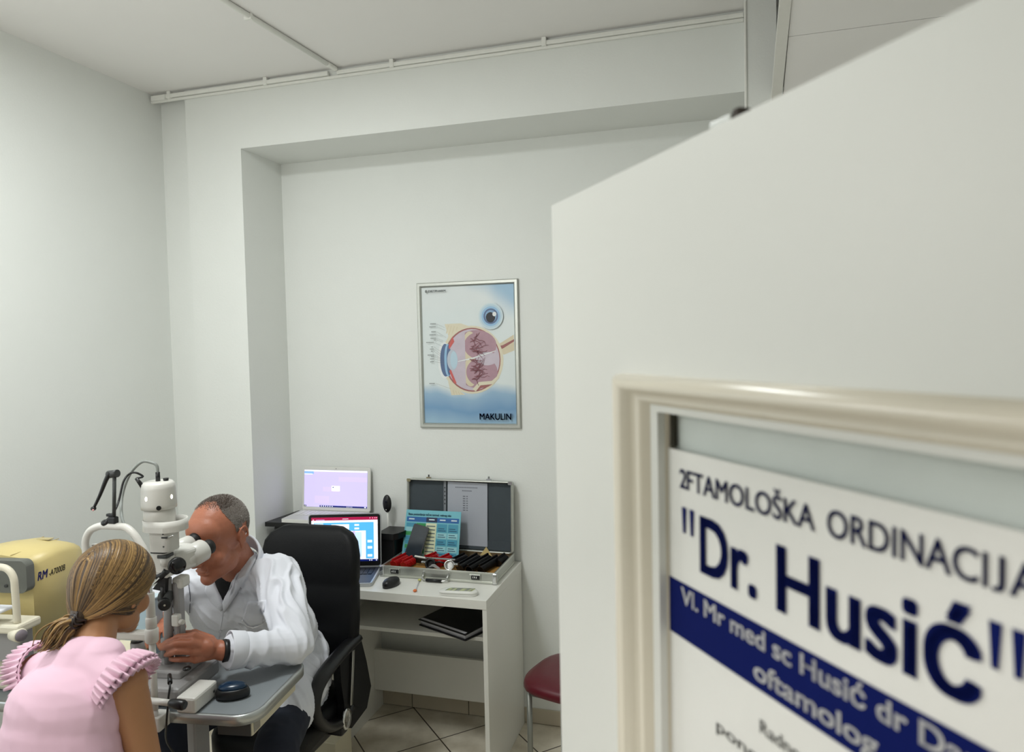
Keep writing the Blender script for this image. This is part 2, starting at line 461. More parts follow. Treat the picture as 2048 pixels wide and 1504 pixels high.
# ------------------------------------------------------------------ desk in the recess
def atz(px, py, z):
    d = FWD + RIGHT * ((px - 1024.0) / F_PX) - UP * ((py - 752.0) / F_PX)
    return CAM + d * ((z - CAM.z) / d.z)
HD = .817
lam = mat('white_laminate', (232, 231, 224), rough=.35, var=.01, scale=4)
black_p = mat('black_plastic', (14, 14, 16), rough=.38, var=.1)
black_l = mat('black_leatherette', (9, 10, 13), rough=.55, var=.12, bump=.15, bscale=300, spec=.25)
chrome = mat('chrome', (205, 206, 206), rough=.14, metal=1, var=.02)
alu = mat('brushed_aluminium', (190, 192, 186), rough=.38, metal=.85, var=.05, scale=60)
white_p = mat('white_plastic', (226, 226, 220), rough=.35, var=.01)
t = thing('desk', 'white laminate desk with open shelf standing in the wall recess', 'desk', (-1.5, 3.1, 0))
DX = -.957
obj('desktop', MB().box2((-2.235, 2.825, HD - .040), (DX, 3.384, HD), bev=.0015), lam, t)
for x in (DX - .020, -1.755, -2.235):
    obj('side_panel', MB().box2((x, 2.827, 0), (x + .020, 3.378, HD - .040), bev=.001), lam, t)
obj('keyboard_shelf', MB().box2((-1.735, 2.935, .592), (DX - .021, 3.30, .610), bev=.001), lam, t)
obj('modesty_panel', MB().box2((-1.735, 3.29, .123), (DX - .021, 3.308, .335), bev=.001), lam, t)
obj('modesty_panel', MB().box2((-2.215, 3.29, .123), (-1.756, 3.308, .335), bev=.001), lam, t)
obj('bracket', MB().box2((-1.004, 2.940, .575), (DX - .022, 2.960, .592)), mat('grey_steel', (120, 122, 124), rough=.4, metal=.8), t)

# framed eye poster
px0, px1, pz0, pz1 = -1.478, -.944, 1.481, 2.216
t = thing('framed_poster', 'silver snap framed poster with a cut eye drawing on the recess wall', 'poster', (-1.211, YB, 1.481))
mb = MB(); PF = [(0, 0), (0, .012), (.004, .016), (.016, .016), (.022, .010), (.024, .004)]
cs = [(px0, pz0, 1, 1), (px1, pz0, -1, 1), (px1, pz1, -1, -1), (px0, pz1, 1, -1)]
rs = [[mb.bm.verts.new((x + a * u, YB - h, z + b * u)) for u, h in PF] for x, z, a, b in cs]
for i in range(4):
    for j in range(len(PF) - 1): mb._f([rs[i][j], rs[(i + 1) % 4][j], rs[(i + 1) % 4][j + 1], rs[i][j + 1]], False)
obj('frame', mb, alu, t)
pm = [mat('poster_white', (226, 232, 230), rough=.35, var=.01), None, None]
def grad_paper():
    m = bpy.data.materials.new('poster_sky_print'); m.use_nodes = True
    nt = m.node_tree; b = nt.nodes['Principled BSDF']; tc = nt.nodes.new('ShaderNodeTexCoord'); sp = nt.nodes.new('ShaderNodeSeparateXYZ')
    nt.links.new(tc.outputs['Generated'], sp.inputs[0])
    nz = nt.nodes.new('ShaderNodeTexNoise'); nz.inputs['Scale'].default_value = 2.2; nt.links.new(tc.outputs['Generated'], nz.inputs['Vector'])
    a = nt.nodes.new('ShaderNodeMath'); a.operation = 'MULTIPLY_ADD'; nt.links.new(nz.outputs['Fac'], a.inputs[0]); a.inputs[1].default_value = .22; nt.links.new(sp.outputs[2], a.inputs[2])
    r = nt.nodes.new('ShaderNodeValToRGB'); e = r.color_ramp.elements
    e[0].position = .10; e[0].color = lin((158, 190, 212)); e[1].position = 1.12 if False else 1.0; e[1].color = lin((222, 228, 228))
    for p_, c_ in ((.20, (118, 158, 196)), (.30, (150, 182, 208)), (.38, (222, 230, 230)), (.92, (220, 228, 228))):
        k = e.new(p_); k.color = lin(c_)
    nt.links.new(a.outputs[0], r.inputs[0])
    ad = nt.nodes.new('ShaderNodeMath'); ad.operation = 'MULTIPLY_ADD'; nt.links.new(sp.outputs[0], ad.inputs[0]); ad.inputs[1].default_value = .45; nt.links.new(a.outputs[0], ad.inputs[2])
    mr = nt.nodes.new('ShaderNodeMapRange'); nt.links.new(ad.outputs[0], mr.inputs[0]); mr.inputs[1].default_value = 1.28; mr.inputs[2].default_value = 1.52; mr.interpolation_type = 'SMOOTHSTEP'
    mx = nt.nodes.new('ShaderNodeMix'); mx.data_type = 'RGBA'; nt.links.new(mr.outputs[0], mx.inputs[0]); nt.links.new(r.outputs[0], mx.inputs[6]); mx.inputs[7].default_value = lin((150, 186, 212))
    nt.links.new(mx.outputs[2], b.inputs['Base Color']); b.inputs['Roughness'].default_value = .3
    return m
cols = [grad_paper(), mat('print_navy', (30, 62, 116), rough=.4), mat('print_dark_teal', (40, 66, 74), rough=.4), mat('print_cream', (222, 214, 190), rough=.4),
        mat('print_brown_red', (158, 98, 96), rough=.4), mat('print_lilac', (200, 188, 200), rough=.4, var=.12, scale=20), mat('print_mauve', (176, 140, 152), rough=.4, var=.12, scale=30),
        mat('print_yellow', (216, 204, 176), rough=.4), mat('print_coral', (206, 96, 90), rough=.4), mat('print_blue_grey', (88, 108, 146), rough=.4),
        mat('print_pale_lens', (188, 196, 208), rough=.4), mat('print_sky', (150, 190, 222), rough=.4), mat('print_black', (14, 18, 30), rough=.4),
        mat('print_white', (232, 236, 236), rough=.4), mat('print_vein', (128, 70, 80), rough=.4), mat('print_grey', (120, 124, 122), rough=.5), mat('print_skyblue_pale', (186, 210, 224), rough=.4), mat('print_halo', (206, 221, 227), rough=.4)]
# artwork: u from the left, v from the bottom, in metres on a 0.486 x 0.687 sheet
SW, SH = px1 - px0 - .048, pz1 - pz0 - .048
mb = MB(); O = Vector((px0 + .024, YB - .005, pz0 + .024)); EX = Vector((1, 0, 0)); EZ = Vector((0, 0, 1))
lay = [0]
def art(poly, mi):
    lay[0] += 1
    mb.flat([(a, b) for a, b in poly], O + Vector((0, -.00004 * lay[0], 0)), EX, EZ, mi)
art([(0, 0), (SW, 0), (SW, SH), (0, SH)], 0)
def U(x, y): return ((x - 100) / 855.0 * SW, (1395 - y) / 1245.0 * SH)       # from my sketch of the sheet
def poly_(pts, mi): art([U(*p) for p in pts], mi)
def ell(cx, cy, rx, ry, mi, a0=0, a1=360, n=40): poly_(arc(cx, cy, rx, ry, a0, a1, n), mi)
poly_([(312, 488), (345, 600), (300, 690), (340, 720), (430, 600), (560, 520), (460, 485)], 3)
poly_([(330, 1010), (360, 1140), (490, 1135), (430, 1090)], 3)
for k in range(4):
    poly_([(345 + k * 28, 500 + k * 5), (352 + k * 28, 500 + k * 5), (330 + k * 24, 575 + k * 12), (322 + k * 24, 575 + k * 12)], 7)
    poly_([(372 + k * 24, 1090 + k * 8), (380 + k * 24, 1090 + k * 8), (392 + k * 26, 1135), (384 + k * 26, 1135)], 7)
poly_([(780, 690), (830, 670), (948, 600), (950, 740), (860, 775), (800, 770)], 7)
poly_([(790, 705), (850, 690), (950, 640), (950, 660), (850, 720), (790, 738)], 4)
ell(560, 818, 290, 308, 3); ell(562, 818, 262, 290, 4); ell(565, 818, 250, 278, 5)
ell(600, 690, 190, 140, 6); ell(610, 930, 185, 145, 6)
ell(545, 700, 70, 140, 7); ell(545, 930, 66, 130, 7); ell(640, 690, 150, 125, 6); ell(650, 930, 145, 130, 6); ell(700, 810, 100, 60, 5)
poly_([(415, 620), (500, 560), (500, 1080), (420, 1000), (400, 830)], 5)
poly_(arc(300, 818, 60, 170), 13); ell(312, 818, 50, 150, 9); ell(335, 818, 34, 150, 11); ell(345, 818, 22, 140, 9)
poly_([(385, 600), (345, 690), (350, 720), (400, 650)], 8); poly_([(345, 920), (390, 1030), (412, 1030), (360, 900)], 8)
ell(378, 818, 50, 95, 10); ell(392, 818, 34, 80, 16)
poly_([(428, 828), (560, 800), (780, 738), (780, 744), (560, 812), (430, 834)], 13)
poly_([(560, 1085), (620, 1020), (740, 1010), (800, 960), (810, 985), (745, 1045), (640, 1055), (590, 1105)], 3)
poly_([(590, 1105), (635, 1050), (745, 1040), (700, 1065), (640, 1075)], 4)
rv = random.Random(3)
for k in range(34):
    x, y = rv.uniform(540, 600), rv.choice([rv.uniform(620, 750), rv.uniform(800, 1000)])
    a = rv.uniform(-.6, .6)
    for j in range(5):
        x2, y2 = x + 26 * math.cos(a), y + 26 * math.sin(a)
        if ((x2 - 565) / 235) ** 2 + ((y2 - 818) / 262) ** 2 < 1:
            w = 3.2 - .4 * j
            nx, ny = -math.sin(a) * w, math.cos(a) * w
            poly_([(x + nx, y + ny), (x2 + nx, y2 + ny), (x2 - nx, y2 - ny), (x - nx, y - ny)], 14)
        x, y = x2, y2; a += rv.uniform(-.9, .9)
for (r_, mi) in ((112, 17), (100, 16), (84, 11), (66, 9), (52, 11)): ell(748, 430, r_, r_ * 1.05, mi)
for k in range(26):
    a = 2 * PI * k / 26
    c, s_ = math.cos(a), math.sin(a)
    poly_([(748 + c * 42 - s_ * 2, 432 + s_ * 42 + c * 2), (748 + c * 76, 432 + s_ * 78), (748 + c * 42 + s_ * 2, 432 + s_ * 42 - c * 2)], 9)
ell(746, 440, 42, 46, 12); ell(782, 412, 18, 20, 13)
for (y, x0, x1, tx_, ty_) in ((483, 182, 236, 318, 520), (510, 172, 236, 320, 545), (555, 190, 238, 330, 610), (583, 172, 238, 300, 600), (614, 182, 238, 300, 640), (631, 214, 238, 300, 655), (652, 140, 214, 290, 690), (694, 186, 210, 280, 740), (714, 174, 210, 275, 760), (733, 184, 210, 270, 775), (768, 150, 214, 280, 800), (782, 184, 212, 290, 815), (804, 174, 214, 300, 830), (830, 174, 216, 310, 850), (1030, 160, 222, 360, 1078)):
    for w_ in range(int((x1 - x0) / 9)):
        poly_([(x0 + w_ * 9, y - 4), (x0 + w_ * 9 + 6.5, y - 4), (x0 + w_ * 9 + 6.5, y + 4), (x0 + w_ * 9, y + 4)], 15)
    poly_([(x1 + 3, y - .8), (tx_, ty_ - .8), (tx_, ty_ + .8), (x1 + 3, y + .8)], 15)
ell(152, 186, 11, 13, 15)
lay[0] += 4; q = O + Vector((0, -.00004 * lay[0], 0))
lettering(mb, 'DIETPHARM', q, EX, EZ, U(174, 0)[0], U(0, 195)[1], .092, .0105, .02, 2)
lettering(mb, 'MAKULIN', q, EX, EZ, U(628, 0)[0], U(0, 1358)[1], .163, .032, .025, 1)
lettering(mb, '®', q, EX, EZ, U(914, 0)[0], U(0, 1322)[1], .011, .010, 0, 1)
obj('print', mb, cols, t)

# black printer under the pale laptop
t = thing('printer', 'black printer under the white laptop at the left end of desk', 'printer', (-1.97, 3.14, HD))
obj('body', MB().box2((-2.20, 3.135, HD + .001), (-1.775, 3.375, .997), bev=.012), black_p, t)
mb = MB(); mb.prism([(-2.235, 3.115), (-1.77, 3.13), (-1.77, 3.378), (-2.21, 3.378)], (0, 0, .997), (1, 0, 0), (0, 1, 0), .022)
obj('lid', mb, black_p, t)
obj('output_tray', MB().box2((-2.14, 3.10, HD + .03), (-1.90, 3.14, HD + .05), bev=.004), black_p, t)
# pale laptop
def laptop(name, label, hinge, ang, w, d, sh_, tilt, mats, z, corner=.012):
    body, inner, bez, scr = mats
    t = thing(name, label, 'laptop', (hinge[0], hinge[1], z), ang)
    obj('base', MB().prism(rrect(w, d, corner, cy=-d / 2), (0, 0, .001), (1, 0, 0), (0, 1, 0), .016), body, t, local=True)
    k = MB(); k.prism(rrect(w - .016, d - .016, .006, cy=-d / 2), (0, 0, .017), (1, 0, 0), (0, 1, 0), .001)
    obj('keyboard_deck', k, inner, t, local=True)
    k = MB()
    for r in range(5):
        for c in range(14):
            k.box((-w / 2 + .035 + c * (w - .07) / 13, -.035 - r * .019, .0195), ((w - .07) / 13 * .84, .0155, .002))
    k.sm = False
    obj('keys', k, bez, t, local=True)
    k = MB(); k.box((0, -d + .045, .0185), (.085, .05, .001)); obj('touchpad', k, bez, t, local=True)
    ey = Vector((0, math.sin(tilt), math.cos(tilt))); ex = Vector((1, 0, 0))
    k = MB(); k.prism(rrect(w, sh_, corner, cy=sh_ / 2), Vector((0, .004, .018)), ex, ey, .007)
    obj('lid', k, body, t, local=True)
    nn = ex.cross(ey)
    k = MB(); k.prism(rrect(w - .008, sh_ - .008, corner - .003, cy=sh_ / 2), Vector((0, .004, .018)) + nn * .007, ex, ey, .0008)
    obj('bezel', k, bez, t, local=True)
    k = MB(); o_ = Vector((0, .004, .018)) + nn * .0084
    obj('webcam_dot', MB().prism(arc(0, sh_ - .009, .0022, .0022, n=10), o_, ex, ey, .0004), black_p, t, local=True)
    scr(k, o_, ex, ey, w, sh_)
    return t, k
E_ = lambda n, c, e: mat(n, c, rough=.3, var=.015, scale=8, emit=e)
pal = [E_('screen_lilac', (190, 180, 240), .75), E_('screen_blue', (130, 170, 240), .75), E_('screen_navy', (22, 36, 110), .5), E_('screen_pink', (196, 182, 238), .75), E_('screen_white', (232, 234, 246), .8),
       E_('screen_crimson', (166, 24, 72), .6), E_('screen_azure', (80, 170, 246), .8), E_('screen_pale', (186, 214, 244), .8), E_('screen_black', (10, 12, 24), .3)]
def scr_white(k, o, ex, ey, w, h):
    x0, x1, y0, y1 = -w / 2 + .012, w / 2 - .018, .018, h - .018
    l = [0]
    def R(a, b, c, d, mi):
        l[0] += 1; n = ex.cross(ey)
        k.flat([(x0 + (x1 - x0) * a, y0 + (y1 - y0) * b), (x0 + (x1 - x0) * c, y0 + (y1 - y0) * b), (x0 + (x1 - x0) * c, y0 + (y1 - y0) * d), (x0 + (x1 - x0) * a, y0 + (y1 - y0) * d)], o + n * .00006 * l[0], ex, ey, mi)
    R(0, 0, 1, 1, 0); R(0, .96, 1, 1, 4); R(0, .89, .15, .965, 1); R(0, .88, .13, .90, 4); R(.3, .42, .55, .55, 3); R(.17, .1, .4, .3, 3); R(.55, .7, 1, .83, 3); R(.44, .44, .57, .58, 4); R(.455, .53, .475, .555, 2)
    R(.25, 0, 1, .045, 2); R(0, 0, .035, .045, 8)
    for i in range(6): R(.27 + i * .035, .012, .285 + i * .035, .035, 4)
    for i in range(5): R(.68 + i * .02, .016, .69 + i * .02, .03, 4)
    R(.96, .01, .985, .038, 4); R(.012, .012, .024, .034, 4)
t, k = laptop('laptop', 'open white laptop with lilac screen standing on the black printer', (-1.957, 3.34), math.radians(2), .395, .212, .230, math.radians(5), (white_p, mat('pale_grey_deck', (206, 206, 204), rough=.4), white_p, scr_white), 1.0195)
obj('screen', k, pal, t, local=True)
def scr_dark(k, o, ex, ey, w, h):
    x0, x1, y0, y1 = -w / 2 + .016, w / 2 - .016, .026, h - .017
    l = [0]; n = ex.cross(ey)
    def R(a, b, c, d, mi):
        l[0] += 1
        k.flat([(x0 + (x1 - x0) * a, y0 + (y1 - y0) * b), (x0 + (x1 - x0) * c, y0 + (y1 - y0) * b), (x0 + (x1 - x0) * c, y0 + (y1 - y0) * d), (x0 + (x1 - x0) * a, y0 + (y1 - y0) * d)], o + n * .00006 * l[0], ex, ey, mi)
    R(0, 0, 1, 1, 4); R(0, .93, 1, 1, 5); R(.04, .06, .94, .88, 6); R(.05, .69, .18, .87, 7); R(0, .06, .82, .69, 4); R(.1, .1, .8, .66, 7); R(0, 0, 1, .045, 2)
    R(.30, .74, .57, .84, 4); R(.30, .71, .57, .735, 4); R(.40, .775, .48, .795, 7); R(.65, .80, .72, .84, 4); R(.65, .72, .72, .76, 4); R(.25, .79, .29, .81, 4); R(.25, .74, .29, .76, 4)
    for b in (.42, .28, .10): R(.845, b, .915, b + .055, 4)
    R(.62, .06, .66, .69, 3); R(.76, .06, .80, .69, 4); R(.06, .705, .11, .73, 2); R(.47, .955, .56, .965, 4); R(.02, .94, .04, .955, 4); R(.07, .94, .20, .95, 3)
    for a in (.88, .92, .955, .98): R(a, .965, a + .01, .98, 4)
    for a in (.87, .90, .97): R(a, .012, a + .015, .034, 4)
    for i in range(8): R(.12, .60 - i * .065, .58, .604 - i * .065, 3)
dk = mat('dark_blue_grey_deck', (30, 36, 48), rough=.4)
t, k = laptop('laptop', 'open black laptop with blue and crimson screen in front of the white one', (-1.758, 3.066), math.radians(16), .355, .245, .256, math.radians(6), (mat('silver_shell', (196, 198, 200), rough=.35, metal=.5), dk, black_p, scr_dark), HD, .016)
obj('screen', k, pal, t, local=True)
# black lidded box and stalked device behind the laptop
t = thing('storage_box', 'black box with overhanging lid between laptop and aluminium case', 'box', (-1.585, 3.22, HD))
obj('body', MB().box2((-1.625, 3.18, HD + .001), (-1.549, 3.30, .950), bev=.006), black_p, t)
obj('lid', MB().prism([(-1.635, 3.17), (-1.545, 3.165), (-1.53, 3.19), (-1.515, 3.24), (-1.515, 3.31), (-1.635, 3.31)], (0, 0, .950), (1, 0, 0), (0, 1, 0), .030), black_p, t)
t = thing('oval_device', 'black oval device on a thin pale stalk behind the open laptops', 'device', (-1.652, 3.335, HD))
mb = MB(); mb.ball((-1.652, 3.325, 1.092), (.024, .014, .046), 20); obj('head', mb, black_p, t)
obj('lens', MB().lathe([(.0, 0), (.008, .0005), (.008, .002), (.006, .003)], (-1.652, 3.313, 1.105), (0, -1, 0), 14), mat('lens_glass', (20, 22, 30), rough=.1), t)
obj('light_dot', MB().ball((-1.654, 3.316, 1.062), .0035, 8), white_p, t)
mb = MB(); mb.cyl((-1.652, 3.33, HD + .012), (-1.652, 3.33, 1.05), .0055, n=10); obj('stalk', mb, white_p, t)
obj('foot', MB().lathe([(.03, 0), (.03, .008), (.02, .013), (.006, .014)], (-1.652, 3.33, HD + .001)), white_p, t)

# ------------------------------------------------------------------ aluminium trial lens case
cx0, cx1, cy0, cy1 = -1.540, -.982, 3.025, 3.345
cz = HD + .052
CT = thing('lens_case', 'open aluminium trial lens case with grey lined lid on the desk', 'case', (-1.26, 3.18, HD))
foam = mat('dark_grey_lining', (66, 74, 80), rough=.8, var=.1, scale=12, bump=.1)
tan = mat('tan_tray', (176, 132, 70), rough=.6, var=.15, scale=20)
mb = MB()
mb.box2((cx0, cy0, HD + .001), (cx1, cy1, HD + .006)); 
for a, b in (((cx0, cy0), (cx1, cy0 + .006)), ((cx0, cy1 - .006), (cx1, cy1)), ((cx0, cy0 + .006), (cx0 + .006, cy1 - .006)), ((cx1 - .006, cy0 + .006), (cx1, cy1 - .006))):
    mb.box2((a[0], a[1], HD + .006), (b[0], b[1], cz))
obj('shell', mb, alu, CT)
mb = MB()
for z in (HD + .004, cz - .007): 
    mb.box2((cx0 - .002, cy0 - .002, z), (cx1 + .002, cy0 + .002, z + .009), bev=.001); mb.box2((cx1 - .002, cy0 + .002, z), (cx1 + .002, cy1, z + .009), bev=.001); mb.box2((cx0 - .002, cy0 + .002, z), (cx0 + .002, cy1, z + .009), bev=.001)
obj('edge_trim', mb, mat('satin_aluminium', (214, 216, 208), rough=.3, metal=.8), CT)
for x in (cx0, cx1):
    mb = MB(); mb.box((x, cy0, HD + .027), (.024, .012, .051), bev=.005); obj('corner_cap', mb, chrome, CT)
obj('tray', MB().box2((cx0 + .0065, cy0 + .0065, HD + .0065), (cx1 - .0065, cy1 - .0065, HD + .026)), tan, CT)
for x in (-1.475, -1.075):
    l = obj('combination_lock', MB().box((x, cy0 - .004, HD + .030), (.055, .008, .026), bev=.003), alu, CT)
    obj('dial_plate', MB().box((x + .004, cy0 - .009, HD + .030), (.040, .004, .020), bev=.0015), black_p, l)
    mb = MB()
    for i in range(3): mb.lathe([(.0046, -.0022), (.0052, -.0015), (.0052, .0015), (.0046, .0022)], (x - .006 + i * .008, cy0 - .011, HD + .031), (1, 0, 0), 14)
    obj('number_wheels', mb, chrome, l)
hx0, hx1 = -1.325, -1.205
mb = MB(); mb.tube(spline([(hx0, cy0 - .006, cz - .012), (hx0, cy0 - .012, HD + .022), (hx0 + .012, cy0 - .030, HD + .010), (hx1 - .012, cy0 - .030, HD + .010), (hx1, cy0 - .012, HD + .022), (hx1, cy0 - .006, cz - .012)], 6), .0045, 10)
h = obj('handle', mb, chrome, CT)
obj('grip', MB().cyl((hx0 + .022, cy0 - .031, HD + .0095), (hx1 - .022, cy0 - .031, HD + .0095), .0075, n=12), black_p, h)
obj('handle_plate', MB().box2((hx0 - .012, cy0 - .003, cz - .022), (hx1 + .012, cy0 - .0005, cz - .002), bev=.001), alu, CT)
# lid, nearly upright against the wall
LT = math.radians(4); lo = Vector(((cx0 + cx1) / 2 + .000, cy1 - .006, cz + .002)); lx = Vector((1, 0, 0)); lz = Vector((0, math.sin(LT), math.cos(LT))); ly = lx.cross(lz)
LW, LH = cx1 - cx0, .352
mb = MB(); mb.prism(rrect(LW, LH, .016, cy=LH / 2), lo - ly * .004, lx, lz, .004)
O_ = rrect(LW, LH, .016, cy=LH / 2); I_ = rrect(LW - .014, LH - .014, .010, cy=LH / 2)
def lp(p, d): return lo + lx * p[0] + lz * p[1] + ly * d
n_ = len(O_)
A = [mb.bm.verts.new(lp(p, -.002)) for p in O_]; B = [mb.bm.verts.new(lp(p, .032)) for p in O_]; C_ = [mb.bm.verts.new(lp(p, .032)) for p in I_]; D_ = [mb.bm.verts.new(lp(p, .001)) for p in I_]
for r, q in ((A, B), (B, C_), (C_, D_)): mb.bridge(r, q)
LID = obj('lid', mb, alu, CT)
obj('lid_lining', MB().prism(rrect(LW - .015, LH - .015, .010, cy=LH / 2), lo + ly * .0015, lx, lz, .006), foam, LID)
obj('lid_pocket', MB().prism(rrect(LW - .03, .045, .004, cy=.034), lo + ly * .0076, lx, lz, .006), foam, LID)
for x in (-.165, .155):
    mb = MB(); mb.prism(rrect(.026, .012, .003, cx=x, cy=LH + .004), lo + ly * .012, lx, lz, .008); mb.box(lp((x, LH + .014), .016), (.010, .005, .018), bev=.002)
    obj('latch', mb, chrome, LID)
for x in (-1, 1):
    mb = MB(); mb.prism(rrect(.022, .016, .006, cx=x * (LW / 2 - .010), cy=LH - .007), lo + ly * .0325, lx, lz, .0015)
    obj('lid_corner', mb, chrome, LID)
# sheet in the lid, strip with marks, chart card, phone
sheet_m = mat('paper_in_sleeve', (176, 180, 190), rough=.35, var=.02); ink = mat('grey_ink', (110, 112, 122), rough=.6)
mb = MB(); so = lo + ly * .0142
mb.prism([(-.065, .028), (.147, .026), (.147, .338), (-.063, .342)], so, lx, lz, .0010)
def bar(x, y, w, h, mi): mb.flat([(x, y), (x + w, y), (x + w, y + h), (x, y + h)], so + ly * .0013, lx, lz, mi)
for i in range(14): bar(-.022 + i * .0085, .3125, .0065, .0045, 1)
for i in range(7): bar(.014 + i * .0075, .296, .006, .0045, 1)
for i in range(7): bar(.018, .268 - i * .0115, .013, .005, 1); bar(.036, .268 - i * .0115, .008, .005, 1)
s_ = obj('printed_sheet', mb, [sheet_m, ink]); tag(s_, 'white printed list in a plastic sleeve inside the case lid', 'paper')
mb = MB(); mb.prism([(-.085, .06), (-.072, .06), (-.072, .345), (-.085, .345)], so, lx, lz, .0008)
mb.mi = 1
for i in range(5): mb.flat(arc(-.0785, .31 - i * .02, .0028, .0045, n=12), so + ly * .001, lx, lz)
s_ = obj('marked_strip', mb, [mat('grey_strip', (130, 134, 140), rough=.5), black_p]); tag(s_, 'narrow grey strip with black marks beside the sheet in the lid', 'strip')
CA = math.radians(16); cz_ = Vector((0, math.sin(CA), math.cos(CA))); co = Vector((-1.376, 3.215, HD + .032)); cn = lx.cross(cz_)
mb = MB(); W_, H_ = .296, .238
mb.prism([(-W_ / 2 - .004, 0), (W_ / 2, 0), (W_ / 2 - .002, H_), (-W_ / 2 + .002, H_)], co, lx, cz_, .0015)
cc = [mat('card_teal', (112, 186, 200), rough=.4, var=.08, scale=10), mat('card_blue', (20, 96, 164), rough=.4), mat('card_dark_text', (16, 62, 92), rough=.5), mat('card_green', (50, 150, 84), rough=.4), mat('card_light', (150, 206, 214), rough=.4), mat('card_cream', (220, 226, 190), rough=.4), mat('card_mid', (64, 148, 176), rough=.4), mat('card_pale_text', (210, 228, 236), rough=.5), mat('card_navy', (10, 24, 70), rough=.4)]
l = [0]
def cr(x, y, w, h, mi):
    l[0] += 1
    mb.flat([(x, y), (x + w, y), (x + w, y + h), (x, y + h)], co + cn * (.0015 + .00004 * l[0]), lx, cz_, mi)
cr(-.140, .180, .278, .024, 1); cr(-.035, .180, .058, .024, 8)
for i, c in enumerate((6, 4, 3, 6, 6, 3, 4, 6)): cr(-.140, .155 - i * .021, .052, .019, c if i % 3 else 6)
for i in range(8): cr(-.086, .155 - i * .021, .05, .019, 4 if i % 2 else 3)
cr(-.034, .006, .056, .170, 5)
for c in (0, 1):
    for i, hh in enumerate((.040, .026, .030, .026, .026)):
        cr(.026 + c * .058, (.134, .104, .070, .040, .010)[i], .052, hh, 6 if i % 2 == 0 else 4)
        for j in range(2): cr(.032 + c * .058, (.134, .104, .070, .040, .010)[i] + .006 + j * .010, .040 - .008 * j, .0035, 2)
for i in range(9): cr(-.030, .160 - i * .0175, .046, .0035, 2)
for i in range(4): cr((-.128, -.02, .038, .098)[i], .190, .03, .006, 7)
lettering(mb, 'Baza postavljanja tačne termal. vidnog oka', co + cn * .004, lx, cz_, -.132, .212, .228, .0105, .02, 2)
s_ = obj('chart_card', mb, cc); tag(s_, 'blue and green printed chart card leaning inside the open case', 'card')
# phone leaning on the card
PA = math.radians(20); pz_ = Vector((math.sin(math.radians(13)), math.sin(PA), math.cos(PA))).normalized(); pxv = Vector((1, 0, -math.tan(math.radians(13)))).normalized(); pn = pxv.cross(pz_).normalized()
t = thing('phone', 'dark grey phone leaning on the blue chart card in the case', 'phone', (-1.455, 3.185, HD + .035))
po = Vector((-1.455, 3.176, HD + .042))
obj('body', MB().prism(rrect(.082, .168, .010, cy=.084), po, pxv, pz_, .010), mat('phone_case', (30, 34, 40), rough=.35), t)
obj('screen', MB().prism(rrect(.074, .158, .007, cy=.084), po + pn * .0101, pxv, pz_, .0006), mat('phone_glass', (46, 54, 62), rough=.12, var=.3, scale=25), t)
# rows of rimmed trial lenses
red_r = mat('red_rim', (196, 24, 28), rough=.25, var=.08); blk_r = mat('black_rim', (14, 15, 18), rough=.25, var=.1); lensg = mat('lens_clear', (190, 190, 190), rough=.1, trans=.8)
def lens_kind(m, nm, lab, group):
    t = thing('trial_lens', lab, 'lens', (0, 0, 0), 0, group)
    mb = MB(); R_ = .0205
    mb.lathe([(.0165, -.0013), (.0190, -.0015), (R_, -.0008), (R_, .0008), (.0190, .0015), (.0165, .0013), (.0165, -.0013)], (0, 0, R_), (0, 1, 0), 22)
    mb.box((0, 0, 2 * R_ + .004), (.009, .0024, .012), bev=.0006)
    obj('rim', mb, m, t, local=True)
    obj('glass', MB().lathe([(.001, -.0006), (.0165, -.0006), (.0165, .0006), (.001, .0006)], (0, 0, R_), (0, 1, 0), 18), lensg, t, local=True)
    return t
def row(proto, used, a, b, n, lab, group, lean):
    a = Vector(a); b = Vector(b)
    dirv = (b - a).normalized(); rz = math.atan2(-dirv.x, dirv.y)
    for i in range(n):
        if used[0] == 0: r = proto; used[0] = 1
        else:
            r = proto.copy(); COL.objects.link(r)
            for ch in proto.children:
                c = ch.copy(); COL.objects.link(c); c.parent = r
        r.location = a + (b - a) * (i / (n - 1)); r.rotation_euler = (lean, 0, rz)
        r['label'] = lab; r['group'] = group
ZT = HD + .0268
rl = lens_kind(red_r, 'r', '', ''); ru = [0]
row(rl, ru, (-1.500, 3.080, ZT), (-1.470, 3.26, ZT), 22, 'red rimmed trial lens in the leftmost red row of the case', 'red lenses in the leftmost row', .35)
row(rl, ru, (-1.445, 3.075, ZT), (-1.432, 3.150, ZT), 10, 'red rimmed trial lens in the short red row by the front left of case', 'red lenses in the short front row', .35)
row(rl, ru, (-1.365, 3.165, ZT), (-1.340, 3.235, ZT), 9, 'red rimmed trial lens in the middle row below the phone', 'red lenses in the middle row', .35)
row(rl, ru, (-1.295, 3.135, ZT), (-1.270, 3.225, ZT), 12, 'red rimmed trial lens in the red row nearest the black rows', 'red lenses beside the black rows', .35)
bl = lens_kind(blk_r, 'b', '', ''); bu = [0]
for i, (xa, xb, y0_, y1_, n, w) in enumerate(((-1.225, -1.200, 3.15, 3.25, 13, 'first black row from the red ones'), (-1.170, -1.140, 3.09, 3.26, 21, 'second black row from the red ones'), (-1.118, -1.085, 3.075, 3.265, 23, 'middle black row of the case'), (-1.066, -1.034, 3.085, 3.25, 20, 'second black row from the right side of case'), (-1.018, -1.008, 3.20, 3.285, 11, 'black row closest to the right side of case'))):
    row(bl, bu, (xa, y0_, ZT), (xb, y1_, ZT), n, 'black rimmed trial lens in the ' + w, 'lenses of the ' + w, .35)
